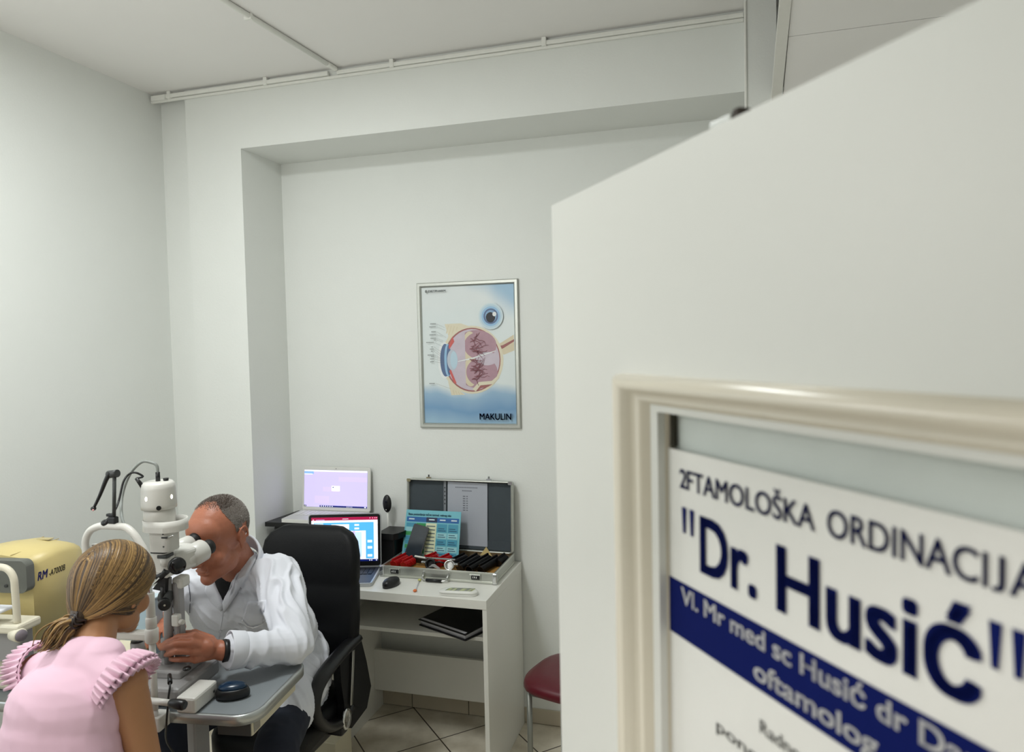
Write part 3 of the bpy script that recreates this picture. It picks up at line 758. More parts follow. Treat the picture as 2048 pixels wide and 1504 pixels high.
# trial frame lying in the middle
t = thing('spectacle_trial_frame', 'black and chrome trial frame with ridged lens cells lying in the case', 'trial frame', (-1.27, 3.085, HD + .026))
for i, x in enumerate((-1.318, -1.222)):
    mb = MB(); mb.lathe([(.018, -.012), (.025, -.012), (.025, -.006), (.022, -.005), (.025, -.003), (.025, .002), (.022, .003), (.025, .005), (.025, .010), (.018, .010), (.018, -.012)], (x, 3.085, HD + .055), (.15, -1, .35), 26)
    c = obj('lens_cell', mb, black_p if i == 0 else chrome, t)
obj('bridge', MB().tube([(-1.298, 3.085, HD + .062), (-1.27, 3.082, HD + .070), (-1.242, 3.085, HD + .062)], .004, 8), black_p, t)
obj('bar', MB().box((-1.27, 3.09, HD + .082), (.15, .006, .006), bev=.001), chrome, t)
for x in (-1.352, -1.188):
    mb = MB()
    for k in range(4): mb.lathe([(.007, 0), (.0085, .001), (.0085, .003), (.007, .004)], (x - .010 + k * .0055, 3.085, HD + .060), (1, 0, 0), 14)
    obj('ridged_knob', mb, chrome, t)
obj('nose_pad', MB().prism([(-.03, 0), (-.012, .016), (0, .018), (.020, .006), (.03, 0), (.02, -.004), (-.01, .006)], (-1.285, 3.055, HD + .048), (1, 0, 0), (0, .3, .95), .006), mat('pale_silver', (186, 186, 184), rough=.3, metal=.6), t)
t = thing('lens_holder', 'black handled holder with pale rim lying beside the red lenses', 'lens holder', (-1.39, 3.14, HD + .03))
obj('body', MB().box((-1.385, 3.135, HD + .052), (.055, .012, .030), rot=(.3, .12, .1), bev=.003), black_p, t)
obj('rim', MB().box((-1.387, 3.131, HD + .070), (.062, .010, .006), rot=(.3, .14, .1), bev=.002), white_p, t)
s_ = obj('paper_slip', MB().prism([(-.030, 0), (.032, 0), (.0, .042)], (-1.115, 3.30, HD + .045), (1, 0, 0), (0, .25, .97), .001), mat('kraft_paper', (200, 178, 122), rough=.8)); tag(s_, 'folded kraft paper corner sticking up behind the black lenses', 'paper')

# ------------------------------------------------------------------ small things on the desk
t = thing('computer_mouse', 'black mouse on the white desktop in front of the case', 'mouse', (-1.44, 2.915, HD), math.radians(-10))
mb = MB(); n = 26
prof = [(1.0, .000), (1.03, .010), (.98, .020), (.82, .029), (.5, .034), (.15, .0355)]
mb.loft([[(.030 * k * math.cos(2 * PI * i / n), .052 * (k if k < .9 else 1) * math.sin(2 * PI * i / n) * (1 if k > .9 else 1), z + .001) for i in range(n)] for k, z in prof])
obj('shell', mb, black_p, t, local=True)
obj('wheel', MB().lathe([(.004, -.003), (.0055, -.002), (.0055, .002), (.004, .003)], (0, -.028, .030), (1, 0, 0), 14), mat('grey_rubber', (50, 50, 52), rough=.7), t, local=True)
a, b = atz(830, 1181, HD + .006), atz(839, 1160, HD + .006)
t = thing('small_stick', 'small stick with orange and yellow ends lying on the desk', 'stick', ((a + b) / 2).to_tuple()[:2] + (HD,))
obj('stick', MB().cyl(a, b, .0018, n=8), mat('pale_stick', (206, 206, 214), rough=.5), t)
obj('tip', MB().ball(a, (.009, .010, .006), 12), mat('orange_plastic', (222, 120, 66), rough=.5), t, label='orange end')
obj('tip', MB().ball(b, (.008, .009, .006), 12), mat('lime_plastic', (206, 204, 120), rough=.5), t, label='yellow end')
a = atz(917, 1184, HD + .01); ang = math.radians(6)
t = thing('spectacle_case', 'long white case with green and black lettering on the desk edge', 'case', (a.x, a.y, HD), ang)
obj('base', MB().prism(rrect(.172, .058, .029, 8), (0, 0, .001), (1, 0, 0), (0, 1, 0), .010), white_p, t, local=True)
mb = MB(); mb.loft([[(x * k, y * k, z) for x, y in rrect(.174, .060, .030, 8)] for k, z in ((1, .011), (1, .014), (.96, .018), (.86, .0205), (.6, .0215))])
obj('lid', mb, white_p, t, local=True)
mb = MB(); r2 = random.Random(5)
for i in range(17):
    x = -.055 + i * .0070; h = .034 if i % 5 else .026
    mb.mi = 0 if i in (0, 3, 6, 7, 8, 12, 13, 15) else 1
    mb.flat([(x, -.019), (x + .0042, -.019), (x + .0042 + .010, -.019 + h), (x + .010, -.019 + h)], (0, .001, .0218), (1, 0, 0), (0, 1, 0))
mb.mi = 0; mb.flat([(-.035, .012), (.072, .014), (.072, .0175), (-.035, .0155)], (0, .001, .0219), (1, 0, 0), (0, 1, 0))
obj('lettering', mb, [mat('lettering_dark_green', (48, 62, 40), rough=.5), mat('lettering_lime', (168, 178, 84), rough=.5)], t, local=True)
# ring binder on the shelf
t = thing('ring_binder', 'black ring binder full of white papers on the desk shelf', 'binder', (-1.16, 3.05, .610), math.radians(-24))
obj('cover', MB().prism(rrect(.30, .25, .006), (0, 0, .001), (1, 0, 0), (0, 1, 0), .003), black_p, t, local=True, label='lower cover')
mb = MB(); mb.loft([[(x, y, z) for x, y in rrect(.285, .235, .003, 2, cx=-.004, cy=.002)] for z in (.005, .030)])
obj('papers', mb, mat('page_edges', (206, 206, 212), rough=.8, var=.15, scale=200), t, local=True)
mb = MB(); mb.prism([(-.15, -.125), (.15, -.125), (.15, .125), (-.15, .125)], (0, 0, .032), (1, 0, 0), (0, 1, .05), .003)
obj('cover', mb, black_p, t, local=True, label='upper cover')
# ------------------------------------------------------------------ instrument table
TC = Vector((-1.222, 1.620, 0)); TX = Vector((.9913, .1316, 0)); TY = Vector((-.1316, .9913, 0)); TA = math.atan2(.1316, .9913); TZ = .905
def tp(u, v, z): return TC + TX * u + TY * v + Vector((0, 0, z))
TR = Matrix.Rotation(TA, 3, 'Z')
grey_top = mat('grey_blue_table_top', (132, 138, 142), rough=.32, var=.03)
silver = mat('silver_edge', (186, 190, 190), rough=.28, metal=.7)
cream = mat('cream_enamel', (214, 206, 180), rough=.45, var=.02)
lw = mat('instrument_white', (214, 212, 206), rough=.35, var=.015)
lg = mat('instrument_grey', (150, 148, 148), rough=.45, var=.03)
dg = mat('dark_grey_plastic', (58, 60, 60), rough=.5)
t = thing('instrument_table', 'grey two instrument table with silver edge between the doctor and the woman', 'table', tp(-.65, .18, 0))
TW, TD = 1.34, .355
mb = MB(); mb.prism(rrect(TW, TD, .065, 8), tp(-TW / 2, TD / 2, TZ - .026), TX, TY, .024)
obj('tabletop', mb, grey_top, t)
def rim(w, d, r, z0, z1, th):
    mb = MB(); a = rrect(w, d, r, 8); b = rrect(w - 2 * th, d - 2 * th, r - th, 8); c = tp(-TW / 2, TD / 2, 0)
    P = lambda p, z: c + TX * p[0] + TY * p[1] + Vector((0, 0, z))
    A = [mb.bm.verts.new(P(p, z0)) for p in a]; B = [mb.bm.verts.new(P(p, z1 - .004)) for p in a]; C1 = [mb.bm.verts.new(P((p[0] * (1 - .004 / w), p[1] * (1 - .004 / d)), z1)) for p in a]; C2 = [mb.bm.verts.new(P(p, z1)) for p in b]; D = [mb.bm.verts.new(P(p, z1 - .006)) for p in b]; E = [mb.bm.verts.new(P(p, z0)) for p in b]
    for p, q in ((A, B), (B, C1), (C1, C2), (C2, D), (D, E), (E, A)): mb.bridge(p, q)
    return mb
obj('edge_band', rim(TW + .006, TD + .006, .068, TZ - .028, TZ, .010), silver, t)
mb = MB(); mb.box(tp(-.085, .185, TZ - .056), (.105, .27, .056), rot=TR, bev=.004); ub = obj('power_box', mb, cream, t)
obj('end_plate', MB().box(tp(-.085, .048, TZ - .056), (.098, .006, .050), rot=TR, bev=.001), dg, ub)
obj('rating_label', MB().box(tp(-.0318, .075, TZ - .058), (.001, .035, .038), rot=TR), mat('grey_label', (150, 146, 136), rough=.6, var=.25, scale=180), ub)
for u in (-.275, -1.05):
    obj('column', MB().box(tp(u, .17, .45), (.028, .075, .85), rot=TR, bev=.006), lg, t)
    obj('foot', MB().box(tp(u, .17, .022), (.08, .46, .04), rot=TR, bev=.008), lg, t)
obj('cross_beam', MB().box(tp(-.67, .17, .30), (.72, .05, .07), rot=TR, bev=.004), lg, t)
obj('support_arm', MB().box(tp(-.40, .18, TZ - .052), (.50, .10, .045), rot=TR, bev=.006), dg, t)

# ------------------------------------------------------------------ slit lamp
SL = thing('slit_lamp', 'white slit lamp microscope with black knobs between doctor and woman', 'slit lamp', tp(-.325, .104, TZ), TA)
cx = Vector((-1.556, 1.685, 0))
def cc_(dx, dy, z): return cx + TX * dx + TY * dy + Vector((0, 0, z))
mb = MB(); mb.box(tp(-.33, .115, TZ + .036), (.21, .21, .048), rot=TR, bev=.010); mb.box(tp(-.33, .13, TZ + .070), (.15, .13, .024), rot=TR, bev=.006)
base = obj('base', mb, lg, SL)
for u in (-.195, -.465):
    mb = MB(); mb.box(tp(u, .050, TZ + .0235), (.058, .112, .045), rot=TR, bev=.007)
    r_ = obj('rail_cover', mb, lw, SL)
    obj('screw', MB().lathe([(.004, 0), (.004, .0015), (.001, .002)], tp(u + .0292, .085, TZ + .022), TX, 10), dg, r_)
obj('rail', MB().cyl(tp(-.48, .09, TZ + .02), tp(-.17, .09, TZ + .02), .009), chrome, SL)
jo = at(330, 1292, 1.69)
mb = MB(); mb.cyl(jo + Vector((.0, .0, -.085)), jo + Vector((0, 0, -.03)), .010, .008); mb.cyl(jo + Vector((0, 0, -.03)), jo + Vector((0, 0, .022)), .0125, .011)
obj('joystick', mb, lg, SL)
mb = MB(); mb.ball(at(374, 1337, 1.66), (.012, .012, .006), 14); obj('button', mb, black_p, SL)
# columns
mb = MB(); mb.box2(cc_(.008, .015, .99), cc_(.008, .015, .99)) if False else None
mb.cyl(cc_(-.002, .01, .985), cc_(.004, .01, 1.24), .013, .012); obj('lamp_column', mb, lg, SL)
mb = MB(); mb.box(cc_(.024, .028, 1.110), (.021, .036, .235), rot=TR, bev=.008); ac = obj('microscope_column', mb, lg, SL)
mb = MB(); mb.box(cc_(.034, .0, 1.120), (.022, .020, .034), rot=TR, bev=.004); k_ = obj('clamp_block', mb, lw, SL)
obj('clamp_knob', MB().cyl(cc_(.044, .0, 1.116), cc_(.058, -.004, 1.116), .008, .007, 14), lw, k_)
mb = MB(); mb.box(cc_(.030, .035, 1.222), (.034, .045, .034), rot=TR, bev=.008); obj('swing_arm', mb, lw, SL)
# illumination tower
T0 = Vector((-1.557, 1.68, 0))
def tz(dx, dy, z): return T0 + TX * dx + TY * dy + Vector((0, 0, z))
mb = MB(); mb.lathe([(.030, 1.448), (.0475, 1.450), (.0475, 1.462), (.0455, 1.508), (.0435, 1.520), (.038, 1.526), (.010, 1.527)], tz(0, 0, 0), n=32)
hd = obj('lamp_housing', mb, lw, SL)
for ang in (-43, 46):
    a = math.radians(-48 + ang); d = Vector((math.cos(a), math.sin(a), 0))
    ey = Vector((0, 0, 1)); ex = ey.cross(d)
    mb = MB(); mb.prism(arc(0, 0, .0036, .0062, n=14), tz(0, 0, 1.484) + d * .0462, ex, ey, .0008)
    obj('lit_vent', mb, mat('lit_vent', (255, 244, 226), rough=.5, emit=3.5), hd)
d = Vector((.66, -.75, 0))
obj('round_button', MB().cyl(tz(0, 0, 1.458) + d * .044, tz(0, 0, 1.458) + d * .051, .0065, n=14), black_p, hd)
obj('cable_plug', MB().cyl(tz(.0, .0, 1.527), tz(.0, .0, 1.553), .0065, .006, 12), black_p, hd)
obj('cable_plug', MB().cyl(tz(-.031, -.022, 1.512), tz(-.047, -.030, 1.541), .0070, .0045, 12), black_p, hd)
obj('top_screw', MB().cyl(tz(.018, .010, 1.526), tz(.018, .010, 1.534), .007, .008, 12), black_p, hd)
obj('neck', MB().lathe([(.0415, 1.400), (.0425, 1.43), (.0415, 1.450)], tz(0, 0, 0), n=32), lw, SL)
mb = MB(); pl = arc(.024, .004, .054, .050, -75, 75, 16) + arc(-.002, 0, .0435, .0435, 100, 260, 14)
mb.prism(pl, tz(0, 0, 1.386), TX, TY, .014)
obj('filter_disc', mb, lw, SL)
obj('disc_rim', MB().loft([[tz(p[0] * k, p[1] * k, z) for p in pl] for k, z in ((1.0, 1.400), (1.0, 1.418), (.96, 1.418), (.955, 1.402))], caps=False), lw, SL)
mb = MB(); mb.prism(rrect(.066, .062, .016), tz(.012, 0, 1.328), TX, TY, .058); tb = obj('tower_body', mb, lw, SL)
obj('lever', MB().cyl(tz(.038, -.030, 1.372), tz(.064, -.034, 1.378), .0020, n=8), chrome, tb)
obj('lever_slot', MB().box(tz(.034, -.0315, 1.371), (.018, .002, .004), rot=TR), black_p, tb)
for z in (1.381, 1.345): obj('screw', MB().cyl(tz(.030, -.0305, z), tz(.030, -.0325, z), .0022, n=8), dg, tb)
obj('dark_band', MB().prism(rrect(.052, .054, .014), tz(.004, 0, 1.323), TX, TY, .006), black_p, SL)
mb = MB(); mb.prism(rrect(.050, .050, .016), tz(.006, 0, 1.268), TX, TY, .056); lo_ = obj('lower_tower', mb, lw, SL)
mb = MB(); mb.lathe([(.006, 0), (.0135, .001), (.0135, .020), (.006, .021)], tz(.024, -.018, 1.288)); obj('prism_cell', mb, lw, lo_)
obj('slit_dial', MB().box(tz(.020, -.010, 1.314), (.030, .036, .010), rot=TR, bev=.002), dg, lo_)
obj('cross_arm', MB().box(tz(.004, .004, 1.260), (.054, .050, .020), rot=TR, bev=.005), lw, SL)
# black drum, mirror and control knobs under the tower
a_ = at(306, 1140, 1.665)
mb = MB(); mb.tube(spline([at(302, 1121, 1.67), at(303, 1136, 1.665), at(310, 1150, 1.665), at(322, 1152, 1.665), at(334, 1141, 1.665)], 5), [.010] * 21, 10)
obj('yoke', mb, black_p, SL)
mb = MB(); mb.prism([(-.022, -.012), (.014, -.020), (.016, .026), (.006, .024)], at(320, 1170, 1.665), RIGHT, UP, -.026)
pr = obj('prism_housing', mb, black_p, SL)
mv = at(316, 1160, 1.655)
obj('mirror', MB().box(mv, (.004, .022, .030), rot=Euler((0, math.radians(48), TA)).to_matrix(), bev=.0005), mat('mirror_glass', (230, 230, 230), rough=.04, metal=1), pr)
obj('neck_rod', MB().cyl(at(326, 1172, 1.672), at(327, 1200, 1.672), .008, n=12), black_p, SL)
k1 = at(327, 1196, 1.672)
obj('angle_drum', MB().cyl(k1 - TX * .014 + TY * .01, k1 + TX * .014 + TY * .01, .0175, n=22), dg, SL)
k2 = at(329, 1210, 1.655); d = (CAM - k2); d.z = 0; d.normalize()
kn = obj('control_knob', MB().lathe([(.012, -.014), (.0172, -.012), (.0172, 0), (.015, .002), (.003, .002)], k2, d, 24), black_p, SL)
obj('knob_pin', MB().cyl(k2 + d * .002, k2 + d * .004, .003, n=10), chrome, kn)
# microscope head and eyepieces
mb = MB(); mb.box(at(360, 1118, 1.745), (.058, .085, .062), rot=Matrix.Rotation(TA - .25, 3, 'Z'), bev=.012, seg=3)
mh = obj('microscope_head', mb, lw, SL)
dk_ = at(355, 1132, 1.648); d = (CAM - dk_); d.z = .0; d.normalize(); d = (d + Vector((.35, .1, 0))).normalized()
dl = obj('magnification_dial', MB().lathe([(.018, -.012), (.0240, -.010), (.0240, .0), (.022, .003), (.010, .0035)], dk_, d, 30), black_p, SL)
obj('dial_face', MB().lathe([(.020, .0036), (.020, .0042), (.005, .0046)], dk_, d, 24), mat('gloss_black', (18, 18, 22), rough=.12), dl)
for (A1, B1, C1_, r1, r2) in ((at(366, 1122, 1.755), at(407, 1099, 1.83), at(419, 1093, 1.858), .034, .031), (at(346, 1103, 1.79), at(380, 1087, 1.86), at(391, 1079, 1.885), .027, .025)):
    ax = (B1 - A1).normalized(); L = (B1 - A1).length
    mb = MB(); mb.lathe([(r1 * .8, -.012), (r1 * .86, 0), (r1 * .9, .004), (r1 * .9, L * .28), (r1, L * .30), (r1, L * .96), (r1 * .94, L)], A1, ax, 28)
    oc = obj('ocular_tube', mb, lw, SL)
    L2 = (C1_ - B1).length
    mb = MB(); mb.lathe([(.0180, -.002), (.0205, .003), (.0205, L2 * .5), (.0225, L2 * .6), (.0235, L2), (.0170, L2), (.0160, L2 * .7)], B1, (C1_ - B1), 24)
    obj('eyecup', mb, mat('black_rubber', (10, 10, 11), rough=.6), oc)
obj('ocular_bridge', MB().box(at(374, 1100, 1.80), (.080, .030, .040), rot=Matrix.Rotation(TA - .2, 3, 'Z'), bev=.010), lw, SL)
mb = MB(); mb.cyl(at(352, 1098, 1.74), at(353, 1088, 1.74), .004, .005, 10); obj('locking_screw', mb, chrome, SL)
# headrest
bow = [(172, 1100), (171, 1082), (180, 1062), (197, 1053), (212, 1052), (235, 1053), (252, 1055), (268, 1068), (280, 1086), (290, 1104), (295, 1122), (297, 1146)]
P_ = [at(a, b, 1.55) for a, b in bow]; P_[0] = P_[0] + Vector((0, 0, -.01))
mb = MB(); pts = spline(P_, 4); mb.tube(pts, .0098, 12); br = obj('headrest_bow', mb, lw, SL)
fw = spline([P_[1] + Vector((.006, .012, -.03)), at(190, 1090, 1.575), at(230, 1092, 1.58), at(265, 1094, 1.575), P_[8] + Vector((-.006, .012, -.02))], 5)
obj('forehead_band', MB().tube(fw, [.004] * len(fw), 8, ry=[.012] * len(fw)), mat('pale_band', (190, 188, 182), rough=.5), SL)
for (top, xs) in ((at(298, 1146, 1.55), 0), (P_[0], 1)):
    bx, by = top.x, top.y
    obj('steel_rod', MB().cyl((bx, by, 1.20), (bx, by, top.z + .004), .0065, n=14), chrome, SL)
    mb = MB(); mb.lathe([(.0105, 1.185), (.0115, 1.188), (.0115, 1.250), (.0100, 1.252)], (bx, by, 0)); mb.lathe([(.0125, 1.155), (.0142, 1.158), (.0142, 1.183), (.012, 1.186)], (bx, by, 0)); mb.lathe([(.0135, 1.115), (.0175, 1.120), (.0175, 1.152), (.014, 1.156)], (bx, by, 0)); mb.lathe([(.0085, .930), (.0085, 1.116)], (bx, by, 0))
    lgp = obj('headrest_post', mb, lw, SL)
    mb = MB(); mb.box((bx, by + .012, TZ - .012), (.034, .050, .040), rot=TR, bev=.003); mb.cyl((bx, by, TZ - .03), (bx, by, .935), .0075); cl = obj('table_clamp', mb, lw, SL)
    for z in (TZ - .002, TZ - .022): obj('screw', MB().cyl((bx - .002, by - .0135, z), (bx - .003, by - .016, z), .003, n=8), dg, cl)
c_ = at(276, 1236, 1.55)
mb = MB(); mb.box(Vector((-1.578, 1.552, 1.128)), (.20, .028, .024), rot=TR, bev=.006); obj('chin_rest_bar', mb, lw, SL)
mb = MB(); mb.loft([[Vector((-1.575, 1.55, 0)) + TX * x + TY * y + Vector((0, 0, z)) for x, y in rrect(.075 * k, .05 * k, .018)] for k, z in ((.7, 1.141), (1, 1.150), (1.02, 1.162), (.9, 1.160), (.7, 1.154))]); obj('chin_rest', mb, lw, SL)
kb = at(275, 1290, 1.58)
obj('elevation_knob', MB().lathe([(.012, -.030), (.018, -.028), (.018, .008), (.015, .010)], kb, (0, 0, 1), 20), lg, SL)
obj('knob_cap', MB().lathe([(.0165, .0105), (.0165, .013), (.004, .014)], kb, (0, 0, 1), 20), black_p, SL)
# patient's hand grip
g0, g1, g2 = at(300, 1401, 1.53), at(341, 1406, 1.535), at(371, 1411, 1.54)
mb = MB(); mb.cyl(g0, g1, .0085, n=16); gr = obj('hand_grip', mb, lw, SL)
ax = (g2 - g1).normalized(); L = (g2 - g1).length
obj('grip_end', MB().lathe([(.008, -.004), (.0115, .004), (.0135, L * .5), (.0135, L * .85), (.010, L)], g1, ax, 20), black_p, gr)
# fixation lamp on the bow
f0, f1, f2, f3 = at(212, 1046, 1.55), at(228, 1040, 1.55), at(229, 948, 1.55), at(187, 1017, 1.53)
mb = MB(); mb.ball(f0, (.014, .012, .010), 14); mb.box(f1 + Vector((-.003, 0, 0)), (.026, .016, .020), bev=.004); mb.box(at(222, 1030, 1.55), (.024, .012, .008), bev=.002)
fl = obj('fixation_joint', mb, black_p, SL)
obj('fixation_post', MB().cyl(f1, f2, .0048, n=10), dg, SL)
obj('fixation_hinge', MB().cyl(f2 + Vector((-.020, 0, -.002)), f2 + Vector((.010, 0, .002)), .0105, n=16), dg, SL)
f2b = at(220, 946, 1.545)
fa = spline([f2b, at(212, 960, 1.54), at(200, 990, 1.535), f3], 4)
obj('fixation_arm', MB().tube(fa, [.007 - .0035 * i / (len(fa) - 1) for i in range(len(fa))], 8), black_p, SL)
fh = obj('fixation_lamp', MB().ball(f3, (.0075, .0075, .006), 12), black_p, SL)
obj('lamp_tip', MB().ball(f3 + Vector((.004, -.005, -.003)), .0028, 8), mat('pink_lamp', (230, 170, 170), rough=.4), fh)
# cables
gc = mat('grey_cable', (138, 142, 138), rough=.45)
c1 = spline([tz(0, 0, 1.550), tz(-.002, 0, 1.572), at(302, 925, 1.675), at(284, 924, 1.665), at(264, 942, 1.655), at(250, 970, 1.645), at(243, 1000, 1.63), at(243, 1030, 1.60), at(250, 1052, 1.575), at(266, 1074, 1.566), at(282, 1098, 1.566), at(291, 1125, 1.566), at(294, 1150, 1.566)], 5)
obj('power_cable', MB().tube(c1, .0042, 8), gc, SL, label='grey cable')
c2 = spline([tz(-.047, -.030, 1.540), at(286, 953, 1.66), at(270, 945, 1.65), at(256, 950, 1.64), at(246, 966, 1.62), at(238, 1000, 1.60), at(229, 1022, 1.57), at(214, 1040, 1.56), at(204, 1051, 1.552)], 5)
obj('lamp_cable', MB().tube(c2, .0030, 8), black_p, SL, label='thin black cable')
c3 = spline([at(339, 1352, 1.60), at(340, 1372, 1.565), at(337, 1395, 1.556), at(335, 1420, 1.553), at(333, 1448, 1.556), tp(-.28, .03, .80), tp(-.285, .10, .70)], 4)
obj('base_cable', MB().tube(c3, .0028, 8), black_p, SL)
obj('base_plug', MB().cyl(at(340, 1366, 1.575), at(339, 1350, 1.605), .0065, .0055, 10), black_p, SL)

# ------------------------------------------------------------------ cream autorefractor
cw = mat('cream_white', (222, 216, 196), rough=.4, var=.02); cy_ = mat('aged_cream', (210, 192, 132), rough=.42, var=.02); og = mat('olive_grey', (104, 106, 100), rough=.5, var=.04)
A0 = Vector((-2.011, 1.65, 0))
def rp(u, v, z): return A0 + TX * u + TY * v + Vector((0, 0, z))
AR = thing('autorefractor', 'aged cream autorefractor with grey face and white headrest by left wall', 'eye test machine', rp(-.13, .1, TZ), TA)
obj('base', MB().box(rp(-.13, .06, TZ + .055), (.25, .27, .108), rot=TR, bev=.012), cw, AR)
mb = MB(); q = []
sec = [(0, TZ + .112), (0, 1.255), (-.010, 1.270), (-.030, 1.2795), (-.13, 1.292), (-.23, 1.2795), (-.25, 1.270), (-.26, 1.255), (-.26, TZ + .112)]
for v, kz, ku in ((.002, .0, 0), (.12, .008, 0), (.18, .002, .002), (.212, -.012, .012), (.228, -.04, .03)):
    q.append([rp(-.13 + (u + .13) * (1 - ku * 3), v, z if z < 1.1 else z + kz) for u, z in sec])
mb.loft(q); mb.sm = False
bd = obj('body', mb, cy_, AR)
for u in (-.075, -.13): obj('top_groove', MB().box(rp(u, .10, 1.2925 + (0 if u < -.1 else -.0055)), (.0025, .19, .002), rot=TR), mat('groove', (186, 168, 116), rough=.6), bd)
obj('vent', MB().box(rp(-.10, .165, 1.2945), (.05, .022, .002), rot=TR), mat('vent_shade', (190, 176, 130), rough=.6), bd)
mb = MB(); mb.prism(rrect(.275, .098, .022, 6), rp(-.13, .002, 1.232) + Vector((0, 0, .0)), TX, Vector((0, 0, 1)), .030)
fc = obj('grey_face', mb, og, AR)
obj('lens_window', MB().lathe([(.026, 0), (.026, .003), (.018, .004), (.016, -.002), (.002, -.002)], rp(-.135, -.030, 1.225), -TY, 24), black_p, fc)
obj('side_port', MB().cyl(rp(-.062, -.029, 1.205), rp(-.062, -.032, 1.205), .005, n=10), dg, fc)
mb = MB(); s_o = rp(.0008, 0, 0); 
lettering(mb, 'RM', s_o, TY, (0, 0, 1), .020, 1.206, .040, .026, .03, 0, shear=.25)
lettering(mb, '-A7000B', s_o, TY, (0, 0, 1), .064, 1.206, .066, .019, .012, 1, shear=.25)
obj('lettering', mb, [mat('letter_violet_blue', (44, 44, 128), rough=.5), mat('letter_dark', (62, 56, 52), rough=.5)], AR)
obj('body_seam', MB().box(rp(-.072, -.001, 1.12), (.0018, .003, .13), rot=TR), mat('seam_dark', (96, 84, 50), rough=.7), bd)
# its headrest
hp = Vector((at(36, 1270, 1.545).x, 1.545, 0)); hl = hp - TX * .20
hb = [hp + Vector((0, 0, 1.13)), hp + Vector((-.002, 0, 1.22)), hp + Vector((-.006, 0, 1.262)), hp - TX * .025 + Vector((0, 0, 1.286)), hp - TX * .06 + Vector((0, 0, 1.292)), hp - TX * .10 + Vector((0, 0, 1.294)), hp - TX * .14 + Vector((0, 0, 1.292)), hl + TX * .025 + Vector((0, 0, 1.286)), hl + TX * .006 + Vector((0, 0, 1.262)), hl + Vector((0, 0, 1.13))]
mb = MB(); mb.tube(spline(hb, 6), .0098, 12); obj('headrest_bow', mb, cw, AR)
mb = MB(); mb.box((hp + hl) / 2 + TY * .02 + Vector((0, 0, 1.116)), (.245, .085, .026), rot=TR, bev=.007); obj('headrest_base', mb, cw, AR)
obj('headrest_stem', MB().box((hp + hl) / 2 + TY * .03 + Vector((0, 0, 1.058)), (.20, .05, .10), rot=TR, bev=.006), lg, AR)
obj('chin_tray', MB().box((hp + hl) / 2 + TX * .03 + Vector((0, -.004, 1.168)), (.085, .055, .010), rot=TR, bev=.004), mat('white_tray', (232, 234, 240), rough=.4), AR)
obj('chin_post', MB().cyl((hp + hl) / 2 + TX * .02 + Vector((0, 0, 1.125)), (hp + hl) / 2 + TX * .02 + Vector((0, 0, 1.164)), .012, n=14), cw, AR)
kk = hp + TX * .004 + Vector((0, -.01, 1.100)); kd = (TX * .8 - TY * .25).normalized()
kb_ = obj('height_knob', MB().lathe([(.012, -.01), (.0185, -.008), (.0195, .010), (.0195, .022), (.017, .025)], kk, kd, 24), cw, AR)
obj('knob_face', MB().lathe([(.0165, .0255), (.0165, .028), (.003, .029)], kk, kd, 22), mat('mauve_grey', (128, 120, 128), rough=.5), kb_)

# ------------------------------------------------------------------ other things on the table
bx = Vector((-1.735, 1.788, 0))
t = thing('blue_box', 'pale blue box behind the slit lamp headrest', 'box', (bx.x, bx.y, TZ), TA)
obj('box', MB().box((0, 0, .1155), (.105, .048, .228), bev=.006), mat('pale_blue_card', (176, 200, 214), rough=.55, var=.05), t, local=True)
obj('top_flap', MB().box((0, 0, .2335), (.107, .050, .006), bev=.002), mat('pale_blue_lid', (196, 214, 224), rough=.5), t, local=True)
t = thing('cream_unit', 'cream box with dark green base on the table below the woman\'s chin', 'box', tp(-.495, .157, TZ), TA)
obj('body', MB().box((0, 0, .085), (.10, .086, .040), rot=(.12, 0, 0), bev=.005), cream, t, local=True)
obj('base', MB().box((0, 0, .033), (.094, .080, .060), bev=.003), mat('dark_green_base', (24, 52, 44), rough=.5), t, local=True)
ms = Vector((-1.352, 1.706, 0))
t = thing('computer_mouse', 'black mouse with blue top lying on the grey instrument table', 'mouse', (ms.x, ms.y, TZ + .0005), math.radians(20))
mb = MB(); n = 28
def ml(k, z): return [(.048 * k * math.cos(2 * PI * i / n), .031 * k * math.sin(2 * PI * i / n) * (1 - .18 * math.cos(2 * PI * i / n)), z) for i in range(n)]
mb.loft([ml(.94, .001), ml(1.0, .006), ml(1.0, .016), ml(.93, .024), ml(.86, .027)])
obj('shell', mb, black_p, t, local=True)
mb = MB(); mb.loft([ml(.85, .0272), ml(.80, .033), ml(.62, .038), ml(.32, .041), ml(.05, .042)])
obj('top_cover', mb, mat('blue_gloss', (10, 42, 68), rough=.25, var=.35, scale=40), t, local=True)
obj('wheel', MB().lathe([(.003, -.003), (.0055, -.002), (.0055, .002), (.003, .003)], (.034, 0, .030), (0, 1, 0), 12), dg, t, local=True)

